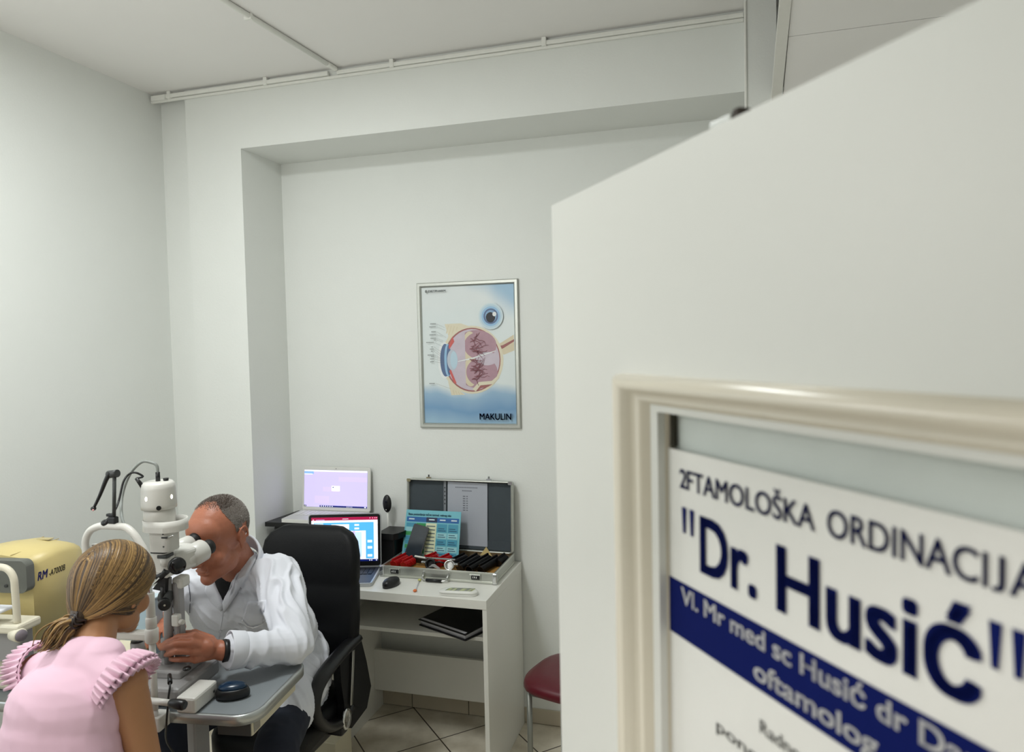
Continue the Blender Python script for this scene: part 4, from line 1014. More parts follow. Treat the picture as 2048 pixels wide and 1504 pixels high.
# ------------------------------------------------------------------ office chair behind the doctor
CH = thing('office_chair', 'black high backed office chair behind the man in white coat', 'chair', (-1.60, 2.36, 0), math.radians(3))
def cl_(x, y, z): return WM[CH.name] @ Vector((x, y, z))
mb = MB()
def backring(z, w, y, th, r=.05):
    return [cl_(px_, y + py_ + .04 * (px_ / .23) ** 2 * -1 * .0, z) for px_, py_ in rrect(w, th, min(r, th / 2 - .001), 6)]
rings = []
for z, w, y, th in ((.60, .34, .16, .05), (.64, .40, .165, .075), (.72, .425, .17, .085), (.82, .435, .18, .088), (.945, .432, .19, .088), (.960, .425, .191, .072), (.975, .432, .192, .088), (1.06, .428, .205, .085), (1.115, .405, .212, .078), (1.145, .36, .216, .066), (1.168, .27, .218, .040), (1.172, .20, .219, .02)):
    rings.append([cl_(a, y + b - .035 * (abs(a) / .22) ** 2, z) for a, b in rrect(w, th, th * .45, 6)])
mb.loft(rings); obj('backrest', mb, black_l, CH)
mb = MB(); mb.loft([[cl_(a * k, -.06 + b * k, z) for a, b in rrect(.37, .48, .09, 8)] for k, z in ((.90, .46), (1, .475), (1.0, .525), (.96, .548), (.85, .556))]); obj('seat', mb, black_l, CH)
for s in (-1, 1):
    # arm loop
    lp_ = [(s * .196, .16, .735), (s * .202, .02, .735), (s * .206, -.11, .722), (s * .207, -.19, .690), (s * .206, -.210, .630), (s * .203, -.165, .560), (s * .200, -.08, .500), (s * .197, .01, .480), (s * .196, .08, .50)]
    P = spline([cl_(*p) for p in lp_], 5)
    mb = MB(); mb.tube(P, [.030] * len(P), 10, ry=[.020] * len(P)); am = obj('armrest', mb, black_p, CH)
    mb = MB(); mb.prism([(-.02, .735), (.16, .745), (.21, .62), (.245, .50), (.20, .43), (.06, .42), (-.01, .46), (.005, .54), (-.015, .64)], cl_(s * .186 if s > 0 else s * .216, 0, 0), cl_(0, 1, 0) - cl_(0, 0, 0), Vector((0, 0, 1)), .030)
    obj('side_panel', mb, black_l, CH)
    mb = MB(); mb.box(cl_(s * .224, .062, .622), (.006, .018, .205), rot=Euler((math.radians(-9), 0, math.radians(3))).to_matrix(), bev=.0015); obj('chrome_strip', mb, chrome, CH)
    hb_ = cl_(s * .224, .005, .487)
    mb = MB(); mb.lathe([(.018, -.012), (.030, -.010), (.033, 0), (.029, .006), (.022, .002), (.004, .004)], hb_, cl_(s, 0, 0) - cl_(0, 0, 0), 26, sy=1.25); obj('pivot_cap', mb, chrome, CH)
    obj('pivot_arm', MB().box(cl_(s * .15, .02, .455), (.12, .05, .07), bev=.008), black_p, CH)
obj('mechanism', MB().box(cl_(0, 0, .43), (.30, .24, .05), bev=.01), black_p, CH)
obj('gas_column', MB().cyl(cl_(0, 0, .10), cl_(0, 0, .41), .028, .024), black_p, CH)
for k in range(5):
    a = 2 * PI * k / 5 + .3; c, s = math.cos(a), math.sin(a)
    sp_ = obj('base_spoke', MB().loft([[cl_(c * r - s * w, s * r + c * w, z), cl_(c * r + s * w, s * r - c * w, z), cl_(c * r + s * w, s * r - c * w, z - h), cl_(c * r - s * w, s * r + c * w, z - h)] for r, w, z, h in ((.02, .025, .115, .04), (.27, .016, .085, .025))]), black_p, CH)
    obj('caster', MB().cyl(cl_(c * .265 - s * .022, s * .265 + c * .022, .028), cl_(c * .265 + s * .022, s * .265 - c * .022, .028), .0275, n=18), black_p, sp_)

# ------------------------------------------------------------------ dark red chair at the right
t = thing('visitor_chair', 'dark red padded chair with grey steel legs between desk and door', 'chair', (-.62, 2.93, 0))
maroon = mat('maroon_vinyl', (92, 14, 30), rough=.35, var=.06); st = mat('grey_painted_steel', (140, 142, 136), rough=.35, metal=.6)
sh0 = []
for i in range(36):
    a = 2 * PI * i / 36; r = .198 * (abs(math.cos(a)) ** 3.2 + abs(math.sin(a)) ** 3.2) ** (-1 / 3.2)
    x, y = r * math.cos(a), r * math.sin(a); th = math.radians(-16)
    sh0.append((x * math.cos(th) - y * math.sin(th), x * math.sin(th) + y * math.cos(th)))
mb = MB(); mb.loft([[(-.60 + x * k, 2.93 + y * k, z) for x, y in sh0] for k, z in ((.94, .452), (1, .460), (1.0, .478), (.97, .492), (.85, .502), (.5, .508), (.1, .509))]); obj('seat', mb, maroon, t)
for k in range(4):
    a = math.radians(45 + 90 * k - 16); x, y = -.60 + .205 * math.cos(a), 2.93 + .205 * math.sin(a)
    obj('leg', MB().cyl((x, y, 0.004), (x, y, .450), .0115, n=14), st, t)
ca = [(-.60 + .205 * math.cos(math.radians(45 + 90 * k - 16)), 2.93 + .205 * math.sin(math.radians(45 + 90 * k - 16)), .438) for k in range(4)]
obj('seat_frame', MB().tube(ca, .011, 10, closed=True), st, t)
# low cream box on the floor
t = obj('cream_box', MB().box2((-1.735, 2.66, .001), (-1.60, 2.80, .20), bev=.004), cream, local=False); tag(t, 'low cream box on the floor beside the desk\'s inner panel', 'box')
# ------------------------------------------------------------------ people
skin_d = mat('warm_tanned_skin', (172, 108, 82), rough=.46, var=.14, scale=26, bump=.22, bscale=110, sss=.08)
skin_w = mat('olive_skin', (176, 126, 88), rough=.5, var=.06, scale=18, sss=.10)
coat_m = mat('white_cotton', (226, 228, 236), rough=.85, var=.015, sheen=.15, bump=.08, bscale=700)
navy_t = mat('navy_trousers', (22, 28, 44), rough=.85, var=.1, bump=.1, bscale=500)
black_t = mat('black_tee', (14, 14, 17), rough=.9, var=.1)
shoe_m = mat('dark_shoe', (24, 22, 22), rough=.5)

def frame(f, up=(0, 0, 1)):
    f = Vector(f).normalized(); l = Vector(up).cross(f).normalized(); u = f.cross(l)
    return Matrix((l, f, u)).transposed()          # x = person's left, y = forward, z = up
def head_shapes(mb, c, R, k=1.0, male=True):
    H = lambda x, y, z: Vector(c) + R @ (Vector((x, y, z)) * k)
    B = lambda p, r, n=20: mb.ball(H(*p), tuple(a * k for a in r), n, R)
    B((0, -.012, .032), (.077, .099, .088), 32)
    B((0, .050, .040), (.062, .040, .052), 24)
    B((0, .044, -.028), (.062, .050, .066), 24)
    B((0, .042, -.082), (.052, .045, .036), 20)
    B((0, .074, -.104), (.025, .021, .020))
    for s in (-1, 1):
        B((s * .040, .062, -.036), (.026, .024, .030)); B((s * .039, .020, -.070), (.022, .040, .034))
        B((s * .028, .086, .018), (.024, .012, .009))                       # brow
        B((s * .0105, .104, -.040), (.009, .010, .008))                     # nostril wing
        B((s * .031, .082, .003), (.014, .010, .006)); B((s * .031, .082, -.012), (.014, .009, .005))   # lids
        # ear: bowl, rim and lobe
        B((s * .077, -.012, -.006), (.008, .016, .026))
        e = [H(s * (.082 + .004 * math.sin(t)), -.016 + .019 * math.cos(t), .000 + .030 * math.sin(t)) for t in [math.radians(-60 + 24 * i) for i in range(12)]]
        mb.tube(e, .0042 * k, 8); B((s * .079, -.004, -.033), (.0065, .009, .010))
    mb.caps(H(0, .092, .002), .0095 * k, H(0, .114, -.034), .0125 * k); B((0, .112, -.038), (.012, .011, .009))
    B((0, .092, -.0665), (.023, .010, .0055)); B((0, .090, -.0775), (.020, .010, .0065)); B((0, .086, -.060), (.018, .010, .008))
    return H
def finger(mb, pts, r):
    """one finger: knuckle, joints, tip; tapers"""
    n = len(pts)
    for i in range(n - 1):
        mb.caps(pts[i], r * (1 - .10 * i), pts[i + 1], r * (1 - .10 * (i + 1)), 12)
def hand(mb, w, fwd, back, side, k=1.0, curl=.5):
    """palm and five unequal bent fingers; back = direction the back of the hand faces, side = towards the thumb"""
    w = Vector(w); f = Vector(fwd).normalized(); b = Vector(back); b = (b - f * b.dot(f)).normalized(); s = Vector(side); s = (s - f * s.dot(f) - b * s.dot(b)).normalized()
    Rm = Matrix((s, f, b)).transposed()
    mb.ball(w + f * .050 * k, (.040 * k, .052 * k, .015 * k), 20, Rm); mb.ball(w + f * .072 * k, (.041 * k, .028 * k, .014 * k), 18, Rm)
    mb.caps(w, .025 * k, w + f * .03 * k, .024 * k)
    for i, (o, L) in enumerate(((.030, .075), (.010, .083), (-.011, .077), (-.030, .061))):
        p = w + f * (.090 - .004 * abs(i - 1)) * k + s * o * k; pts = [p]; a = curl * .35
        for q in (.46, .30, .24):
            p = p + (f * math.cos(a) - b * math.sin(a)) * L * q * k; pts.append(p); a += curl
        finger(mb, pts, .0092 * k * (1 if i < 3 else .88))
    t0 = w + f * .022 * k + s * .026 * k - b * .006 * k
    t1 = t0 + (f * .6 + s * .7 - b * .25).normalized() * .038 * k; t2 = t1 + (f * .9 + s * .3 - b * .3).normalized() * .032 * k; t3 = t2 + (f * .95 - b * .35).normalized() * .026 * k
    mb.caps(t0, .015 * k, t1, .0115 * k); finger(mb, [t1, t2, t3], .0105 * k)
def folds(amp, sx, sy, sz, seed=0.0, fine=.3):
    def d(p, n):
        q = Vector((p.x * sx + seed, p.y * sy + seed * 1.7, p.z * sz - seed))
        a = noise.noise(q); r = 1.0 - abs(noise.noise(q * 1.9 + Vector((5, 3, 1)))) * 2.2
        return amp * (.6 * a + .5 * max(r, -.4)) + amp * fine * noise.noise(q * 4.0)
    return d
class Surf:
    """finds points on a finished mesh, to lay seams, flaps and buttons on it"""
    def __init__(s, o):
        top = o
        while top.parent: top = top.parent
        M_ = WM.get(top.name, Matrix.Identity(4))
        s.b = BVHTree.FromPolygons([M_ @ v.co for v in o.data.vertices], [tuple(p.vertices) for p in o.data.polygons])
    def hit(s, px, py, off=.002):
        for k in range(16):          # slide down the cloth if the line of sight passes over it
            d = (FWD + RIGHT * ((px - k * 1.0 - 1024.0) / F_PX) - UP * ((py + 3.0 * k - 752.0) / F_PX)).normalized()
            loc, n, i, dist = s.b.ray_cast(CAM, d)
            if loc is not None: break
        else:
            loc, n, i, dist = s.b.find_nearest(CAM + d * 2.4)
        if n.dot(d) > 0: n = -n
        return loc + n * off
    def near(s, p, off=.002):
        loc, n, i, dist = s.b.find_nearest(Vector(p)); return loc + n * off
def patch(sf, poly, off, thick, div=7):
    """a cloth flap whose outline is laid on the surface sf"""
    mb = MB(); n = len(poly)
    cx_ = sum(p[0] for p in poly) / n; cy2 = sum(p[1] for p in poly) / n
    out = []
    for i in range(n):
        a, b = poly[i], poly[(i + 1) % n]
        for j in range(4): out.append((a[0] + (b[0] - a[0]) * j / 4, a[1] + (b[1] - a[1]) * j / 4))
    rings = []
    for k in range(div + 1):
        t = 1 - k / (div + .3)
        rings.append([sf.hit(cx_ + (p[0] - cx_) * t, cy2 + (p[1] - cy2) * t, off + (thick if k else 0)) for p in out])
    low = [sf.hit(p[0], p[1], off - .006) for p in out]
    mb.loft([low] + rings, caps=False)
    mb.bm.faces.new([v for v in mb.bm.verts[-len(out):]]) if False else None
    mb.bm.verts.ensure_lookup_table(); mb._f(mb.bm.verts[-len(out):])
    return mb
def seam(sf, pts, r, off=.001, k=5):
    P = []
    for a, b in zip(pts, pts[1:]):
        for j in range(k): P.append((a[0] + (b[0] - a[0]) * j / k, a[1] + (b[1] - a[1]) * j / k))
    P.append(pts[-1]); return MB().tube([sf.hit(p[0], p[1], off) for p in P], r, 6)

# ================================================================== the doctor
DR = thing('person', 'person in white coat looking into the slit lamp, seated on black office chair', 'person', (-1.60, 2.30, 0))
Hc = at(437, 1072, 1.985); HR = frame((-.06, -.96, -.22)); HK = 1.08
NB = Vector((-1.625, 2.095, 1.150)); LS = Vector((-1.478, 2.115, 1.118)); RS = Vector((-1.835, 2.150, 1.065))
LE = Vector((-1.295, 1.930, .965)); LW = Vector((-1.428, 1.765, 1.006)); RE = Vector((-1.950, 2.030, .990)); RW = Vector((-1.690, 1.838, 1.040))
CH1 = Vector((-1.640, 2.205, 1.000)); BE = Vector((-1.640, 2.310, .840)); PV = Vector((-1.615, 2.375, .690))
LH_, LK, LA = Vector((-1.530, 2.330, .655)), Vector((-1.375, 1.930, .625)), Vector((-1.375, 1.980, .110))
RH_, RK, RA = Vector((-1.705, 2.330, .655)), Vector((-1.790, 1.930, .625)), Vector((-1.790, 1.980, .110))
SPR = frame((0, -.82, -.57), (0, -.57, .82))
mb = MB()
H = head_shapes(mb, Hc, HR, HK)
mb.caps(H(0, -.030, -.060), .058, NB + Vector((0, .02, -.02)), .066)
mb.ball(CH1, (.165, .095, .17), 24, SPR); mb.ball(BE, (.15, .11, .15), 20, SPR); mb.ball(PV, (.155, .115, .115), 20)
mb.caps(LS, .055, RS, .055)
mb.caps(LS, .050, LE, .040); mb.caps(LE, .040, LW, .029); mb.caps(RS, .050, RE, .040); mb.caps(RE, .040, RW, .029)
for h_, k_, a_ in ((LH_, LK, LA), (RH_, RK, RA)):
    mb.caps(h_, .078, k_, .054); mb.caps(k_, .054, a_, .036); mb.caps(a_, .034, a_ + Vector((0, -.12, -.06)), .026)
# left hand, holding the joystick: back of the hand towards the camera, fingers curling to the left
palmA = at(436, 1299, 1.762)
mb.caps(LW, .029, palmA, .028)
kn_ = [at(387, 1272, 1.705), at(384, 1287, 1.690), at(386, 1303, 1.690), at(391, 1318, 1.700)]
for q in kn_: mb.caps(palmA, .0255, q, .0135)
mb.ball(at(408, 1297, 1.722), (.034, .022, .030), 18, TR)
fg = [[kn_[0], at(356, 1274, 1.688), at(336, 1283, 1.684), at(321, 1291, 1.684)],
      [kn_[1], at(352, 1287, 1.668), at(334, 1294, 1.668), at(322, 1297, 1.676)],
      [kn_[2], at(352, 1303, 1.664), at(337, 1308, 1.668), at(331, 1310, 1.690)],
      [kn_[3], at(361, 1319, 1.672), at(346, 1319, 1.676), at(340, 1318, 1.695)]]
for i, P in enumerate(fg): finger(mb, P, (.0108, .0110, .0106, .0096)[i])
th = [at(420, 1281, 1.755), at(388, 1267, 1.745), at(358, 1268, 1.732), at(340, 1279, 1.715)]
mb.caps(th[0], .017, th[1], .0135); finger(mb, th[1:], .0115)
# right hand on the far side of the instrument
hand(mb, RW, (.40, -.88, .12), (-.3, -.2, .9), (.8, .5, .2), 1.0, .55)
def soften(o, sel, it):
    bm = bmesh.new(); bm.from_mesh(o.data); vs = [v for v in bm.verts if sel(v.co)]
    for k in range(it): bmesh.ops.smooth_vert(bm, verts=vs, factor=.5, use_axis_x=True, use_axis_y=True, use_axis_z=True)
    bm.to_mesh(o.data); bm.free()
def face_d(p, n):
    q = HR.transposed() @ (WM[DR.name] @ p - Hc) / HK
    if q.y < .02 or abs(q.x) > .06: return .0004 * noise.noise(p * 90)
    w = max(0.0, 1 - ((q.z - .055) / .028) ** 2) * max(0.0, 1 - (q.x / .055) ** 2)
    return .0010 * w * math.sin((q.z + .004 * math.sin(q.x * 60)) * 2 * PI / .0125) + .0005 * noise.noise(p * 80)
body = organic('body', mb, skin_d, DR, voxel=.0030, smooth=7, disp=face_d)
def cheek(p):
    q = HR.transposed() @ (WM[DR.name] @ p - Hc) / HK
    return -.135 < q.z < .012 and .026 < abs(q.x) < .085 and q.y > -.02 or (-.16 < q.z < -.085 and q.y > -.05 and abs(q.x) < .07 and q.y < .085)
soften(body, cheek, 26)
def brow(p):
    q = HR.transposed() @ (WM[DR.name] @ p - Hc) / HK
    return .028 < q.z < .12 and q.y > -.02
soften(body, brow, 10)
nails = mat('nail', (206, 150, 124), rough=.3)
for P in (fg[0], fg[1]):
    ax = (P[-1] - P[-2]).normalized(); cam_d = (CAM - P[-1]).normalized()
    obj('fingernail', MB().ball(P[-1] + cam_d * .0075 + ax * .002, (.0045, .0032, .0030), 10), nails, DR)
# eyes, brows
for s in (-1, 1):
    e = obj('eye', MB().ball(H(s * .031, .0815, -.004), .0115, 16), mat('eye_white', (220, 212, 204), rough=.25), DR)
    d = (HR @ Vector((0, 1, -.05))).normalized()
    obj('iris', MB().lathe([(.0056, 0), (.0050, .0007), (.001, .0010)], H(s * .031, .0815, -.004) + d * .0110, d, 16), mat('iris_brown', (52, 36, 26), rough=.2), e)
    mb = MB(); mb.tube([H(s * .012, .099, .017), H(s * .026, .099, .022), H(s * .040, .091, .022), H(s * .050, .078, .016)], [.0025, .0035, .003, .0015], 8)
    obj('eyebrow', mb, mat('brow_grey_brown', (96, 76, 64), rough=.8), DR)
# short hair: a close-cropped layer of single hairs on the scalp
hair_mats = [mat('hair_dark_grey', (72, 58, 50), rough=.7), mat('hair_mid_grey', (116, 108, 102), rough=.7), mat('hair_light_grey', (176, 170, 164), rough=.7)]
sf = Surf(body); rh = random.Random(11); mb = MB(); mb.sm = False
def hairline(d):      # d = direction from the skull's centre in head coordinates -> density 0..1
    az = math.degrees(math.atan2(abs(d.x), d.y)); el = math.degrees(math.asin(max(-1, min(1, d.z))))
    if az < 50: lim = 66 - az * .25; soft = 14
    elif az < 78: lim = 66 - (az - 50) * 2.1; soft = 8
    elif az < 98: lim = -8 - (az - 78) * .2; soft = 5
    elif az < 118: lim = 2; soft = 5
    else: lim = -30; soft = 6
    return max(0.0, min(1.0, (el - lim) / soft + .5)), el, az
cnt = 0
C0 = H(0, -.012, .032)
while cnt < 26000:
    d = Vector((rh.gauss(0, 1), rh.gauss(0, 1), rh.gauss(0, 1))).normalized()
    p, el, az = hairline(d)
    if el < -35 or rh.random() > p * (.55 if (az < 60 and el < 75) else 1): 
        cnt += .2; continue
    dw = HR @ d
    loc, n_, i_, ds = sf.b.ray_cast(C0 + dw * .30, -dw)
    if loc is None: continue
    if (loc - C0).length > .115 * HK or abs((HR.transposed() @ (loc - C0)).x) > .0795 * HK: continue
    back = (HR @ Vector((0, -.75, -.35 if el < 40 else 0)))
    L = (.0070 if el > 45 else .0050) * rh.uniform(.7, 1.2)
    t = (n_ * .75 + back * .5 + Vector((rh.uniform(-.3, .3),) * 3)).normalized()
    sd = t.cross(n_).normalized() * .0007
    top_ = (el > 50)
    mb.mi = rh.choices((0, 1, 2), (6, 3, .8) if el > 58 else (3, 4, 1.5) if el > 30 else (1, 4, 3))[0]
    b0 = loc - n_ * .001
    v = [mb.bm.verts.new(b0 - sd), mb.bm.verts.new(b0 + sd), mb.bm.verts.new(b0 + t * L)]
    mb.bm.faces.new(v).material_index = mb.mi
    cnt += 1
# dense growth: a thin layer following the scalp
mb.sm = True
for pl in body.data.polygons:
    cw_ = WM[DR.name] @ pl.center
    if (cw_ - C0).length > .118 * HK or abs((HR.transposed() @ (cw_ - C0)).x) > .0785 * HK: continue
    d = (HR.transposed() @ (cw_ - C0)).normalized()
    p, el, az = hairline(d)
    if p < .8 or (az < 60 and el < 80): continue
    mb.mi = 0 if el > 50 else 1
    mb._f([mb.bm.verts.new(WM[DR.name] @ body.data.vertices[i].co + (WM[DR.name].to_3x3() @ body.data.vertices[i].normal) * .0012) for i in pl.vertices])
hr = link_mesh('hair', bpy.data.meshes.new('hair'), hair_mats, None); mb.bm.to_mesh(hr.data); mb.bm.free(); hr.data.transform(WM[DR.name].inverted()); hr.parent = DR
# white coat
mb = MB()
mb.ball(CH1 + Vector((0, 0, .0)), (.190, .118, .185), 28, SPR); mb.ball(BE, (.170, .135, .17), 24, SPR); mb.ball(PV + Vector((-.015, .0, .02)), (.175, .135, .125), 24)
mb.caps(LS + Vector((-.01, .005, 0)), .070, RS + Vector((.01, 0, 0)), .070); mb.caps(NB + Vector((.05, .03, -.035)), .055, NB + Vector((-.06, .03, -.045)), .055)
mb.ball(LS.lerp(CH1, .42), (.10, .085, .10), 20); mb.caps(NB + Vector((.02, .03, -.05)), .075, LS + Vector((-.03, .0, -.005)), .074); mb.caps(NB + Vector((-.02, .03, -.05)), .075, RS + Vector((.03, .0, -.005)), .074)
mb.caps(LS, .076, LS.lerp(LE, .55), .066); mb.caps(LS.lerp(LE, .5), .066, LE, .060); mb.caps(LE, .060, LE.lerp(LW, .80), .053)
mb.caps(RS + Vector((0, .03, -.02)), .085, Vector((-1.765, 2.24, .86)), .115); mb.ball(Vector((-1.745, 2.17, .985)), (.11, .085, .13), 20)
mb.caps(RS, .076, RE, .060); mb.caps(RE, .060, RE.lerp(RW, .8), .046)
for h_, k_, u_ in ((LH_, LK, .62), (RH_, RK, .55)):
    mb.caps(h_ + Vector((0, 0, .01)), .108, h_.lerp(k_, u_) + Vector((0, 0, .012)), .088)
mb.ball(Vector((-1.490, 2.30, .64)), (.040, .15, .13), 20); mb.ball(Vector((-1.775, 2.30, .64)), (.045, .15, .13), 20)
FDIR = Vector((.50, -.30, -.81)).normalized(); FX_, FY_, _z = basis(FDIR)
def fd(p, n):
    q = Vector((p.dot(FX_) * 24, p.dot(FY_) * 24, p.dot(FDIR) * 5.5)) + Vector((1.7, 4.1, .3))
    w = noise.noise(Vector((p.x * 5, p.y * 5, p.z * 5)))
    r = 1.0 - abs(noise.noise(q + Vector((w, w, 0)) * .9)) * 3.4
    return .0150 * max(r, -.35) * (.6 + .9 * max(w, -.45)) + .004 * w - .004
def coat_d(p, n):
    # folds gather at the elbow and under the arm, smooth over the shoulder blade
    g = 1.0 - .55 * math.exp(-((p - (WM[DR.name].inverted() @ (LS + Vector((0, .05, .03))))).length / .12) ** 2)
    return fd(p, n) * g
coat = organic('coat', mb, coat_m, DR, voxel=.0048, smooth=9, disp=coat_d)
cs_ = Surf(coat)
# sleeve cuffs
for (E2, W2) in ((LE, LW), (RE, RW)):
    ax = (W2 - E2).normalized(); L = (W2 - E2).length
    mb = MB(); o_ = E2 + ax * (L * .70)
    mb.lathe([(.050, 0), (.0540, .004), (.0560, .030), (.0575, .046), (.0565, .049), (.052, .046), (.049, .020)], o_, ax, 28)
    obj('cuff', mb, coat_m, DR)
    obj('inner_cuff', MB().lathe([(.0495, .005), (.0495, .040), (.030, .041)], o_, ax, 24), black_t, DR, label='black ring inside the cuff')  # black ring set inside each cuff opening
# dark shirt in the opening, lapels, collar
obj('shirt', patch(cs_, [(428, 1152), (486, 1140), (480, 1158), (449, 1202), (436, 1182)], .004, .002), black_t, DR)
obj('lapel', patch(cs_, [(503, 1072), (517, 1086), (512, 1122), (490, 1164), (452, 1222), (447, 1205), (466, 1166), (488, 1132)], .010, .004), coat_m, DR)
obj('lapel', patch(cs_, [(429, 1158), (438, 1178), (450, 1206), (446, 1220), (428, 1203), (414, 1180), (416, 1164)], .010, .004), coat_m, DR)
cn_ = NB.lerp(H(0, -.03, -.06), .38); cax = (H(0, -.03, -.06) - NB).normalized(); x_, y_, z_ = basis(cax)
fr = (HR @ Vector((0, 1, 0))); fr = (fr - cax * fr.dot(cax)).normalized(); sd_ = cax.cross(fr)
rings = []
for (r_, h_) in ((.078, -.040), (.080, -.010), (.083, .018), (.087, .022), (.092, .012), (.094, -.020), (.092, -.045)):
    rg = []
    for i in range(33):
        a = math.radians(48 + 264 * i / 32); w = 1 - .5 * abs(i - 16) / 16
        rg.append(cn_ + (fr * math.cos(a) * 1.05 + sd_ * math.sin(a)) * r_ + cax * (h_ * (.55 + .6 * w) - .012 * (1 - w) * 2))
    rings.append(rg)
obj('collar', MB().loft(rings, caps=False, closed=False), coat_m, DR)
obj('placket', seam(cs_, [(449, 1208), (444, 1240), (436, 1285), (434, 1330)], .0016), coat_m, DR)
for (x, y) in ((450, 1217), (441, 1262)):
    q = cs_.hit(x, y, .002); n_ = (CAM - q).normalized(); n_ = (n_ + Vector((0, -1, 0))).normalized()
    obj('button', MB().lathe([(.0060, -.002), (.0060, .0015), (.0045, .0022), (.001, .0016)], q, n_, 16), mat('pearl_button', (196, 196, 202), rough=.3), DR)
pk = patch(cs_, [(486, 1236), (500, 1252), (526, 1246), (532, 1200), (496, 1204)], .003, .001); obj('chest_pocket', pk, coat_m, DR)
obj('pocket_edge', seam(cs_, [(486, 1238), (494, 1250), (508, 1254), (524, 1246)], .0022, .005), mat('white_piping', (238, 238, 240), rough=.7), DR)
obj('sleeve_edge_line', MB().tube([cs_.hit(372, 1158, .006), cs_.hit(379, 1163, .006), cs_.hit(381, 1190, .006), cs_.hit(382, 1224, .006)], .0013, 6), mat('dark_edge_line', (70, 72, 86), rough=.6), DR)  # dark seam line where sleeve meets chest, laid on as a thin tube
# watch strap
ax = (LW - LE).normalized()
obj('wristband', MB().lathe([(.030, -.008), (.0335, -.007), (.0335, .007), (.030, .008)], LW - ax * .006, ax, 24), black_p, DR)
# trousers and shoes
mb = MB(); mb.ball(PV - Vector((0, 0, .02)), (.165, .122, .108), 20)
for h_, k_, a_ in ((LH_, LK, LA), (RH_, RK, RA)):
    mb.caps(h_, .090, k_, .070); mb.caps(k_, .070, a_ + Vector((0, 0, .02)), .052)
organic('trousers', mb, navy_t, DR, voxel=.006, smooth=7, disp=folds(.005, 8, 8, 8, 4.0))
for a_ in (LA, RA):
    mb = MB(); c = a_ + Vector((0, -.07, -.072))
    mb.loft([[c + Vector((x * k, y * k + dy, z)) for x, y in rrect(.095, .27, .045, 6)] for k, dy, z in ((1, 0, -.036), (1.02, 0, -.012), (.96, .01, .012), (.72, .05, .040), (.5, .07, .055))])
    obj('shoe', mb, shoe_m, DR)

# ================================================================== the woman
WO = thing('person', 'person with blonde ponytail in pink frilled top, seated with face at the slit lamp', 'person', (-1.38, 1.15, 0))
pink = mat('pink_cotton', (228, 190, 208), rough=.85, var=.015, sheen=.15, bump=.05, bscale=800)
Wc = Vector((-1.450, 1.400, 1.312)); WR = frame((.00, .97, -.22)); WK = .90
WN = Vector((-1.415, 1.295, 1.224)); WRS = Vector((-1.283, 1.265, 1.160)); WLS = Vector((-1.550, 1.275, 1.150))
WRE, WRW = Vector((-1.255, 1.290, .905)), Vector((-1.300, 1.470, .775)); WLE, WLW = Vector((-1.605, 1.300, .885)), Vector((-1.500, 1.470, .775))
mb = MB()
G = head_shapes(mb, Wc, WR, WK)
mb.caps(G(0, -.035, -.060), .045, WN + Vector((0, .0, -.03)), .050)
mb.ball((-1.400, 1.235, 1.060), (.115, .062, .14), 22); mb.ball((-1.395, 1.15, .88), (.12, .09, .14), 20); mb.ball((-1.385, 1.11, .70), (.15, .12, .11), 20)
mb.caps(WLS, .045, WRS, .045)
mb.caps(WRS, .0415, WRE, .035); mb.caps(WRE, .035, WRW, .024); mb.caps(WLS, .0415, WLE, .035); mb.caps(WLE, .035, WLW, .024)
hand(mb, WRW, (-.25, .85, -.40), (.2, .45, .85), (-.9, -.2, .1), .92, .45); hand(mb, WLW, (.25, .85, -.40), (-.2, .45, .85), (.9, -.2, .1), .92, .45)
WL = []
for s in (-1, 1):
    h_, k_, a_ = Vector((-1.385 + s * .085, 1.14, .660)), Vector((-1.385 + s * .10, 1.51, .655)), Vector((-1.385 + s * .09, 1.46, .110)); WL.append((h_, k_, a_))
    mb.caps(h_, .075, k_, .050); mb.caps(k_, .050, a_, .033); mb.caps(a_, .030, a_ + Vector((0, .11, -.065)), .022)
wbody = organic('body', mb, skin_w, WO, voxel=.0032, smooth=7)
for s in (-1, 1): obj('eye', MB().ball(G(s * .031, .0815, -.004), .0115, 14), mat('eye_white', (220, 212, 204), rough=.25), WO)
# pink top
mb = MB()
mb.ball((-1.412, 1.222, 1.100), (.140, .095, .105), 24); mb.ball((-1.412, 1.205, 1.010), (.150, .100, .150), 24); mb.ball((-1.400, 1.150, .86), (.150, .115, .16), 24); mb.ball((-1.385, 1.115, .72), (.168, .135, .11), 22)
mb.caps(WLS + Vector((.030, -.005, .0)), .052, WRS + Vector((-.030, -.005, .0)), .052); mb.caps(WN + Vector((.01, -.02, -.040)), .058, WRS + Vector((-.035, -.005, .004)), .052); mb.caps(WN + Vector((-.01, -.02, -.040)), .058, WLS + Vector((.035, -.005, .004)), .052); mb.caps(WN + Vector((-.045, -.012, -.035)), .050, WN + Vector((.05, -.012, -.030)), .050)
mb.caps(WN + Vector((0, -.02, -.04)), .064, (-1.40, 1.215, 1.09), .085)
top = organic('top', mb, pink, WO, voxel=.0045, smooth=10, disp=folds(.0045, 5, 5, 8, 9.0, .15))
ts = Surf(top)
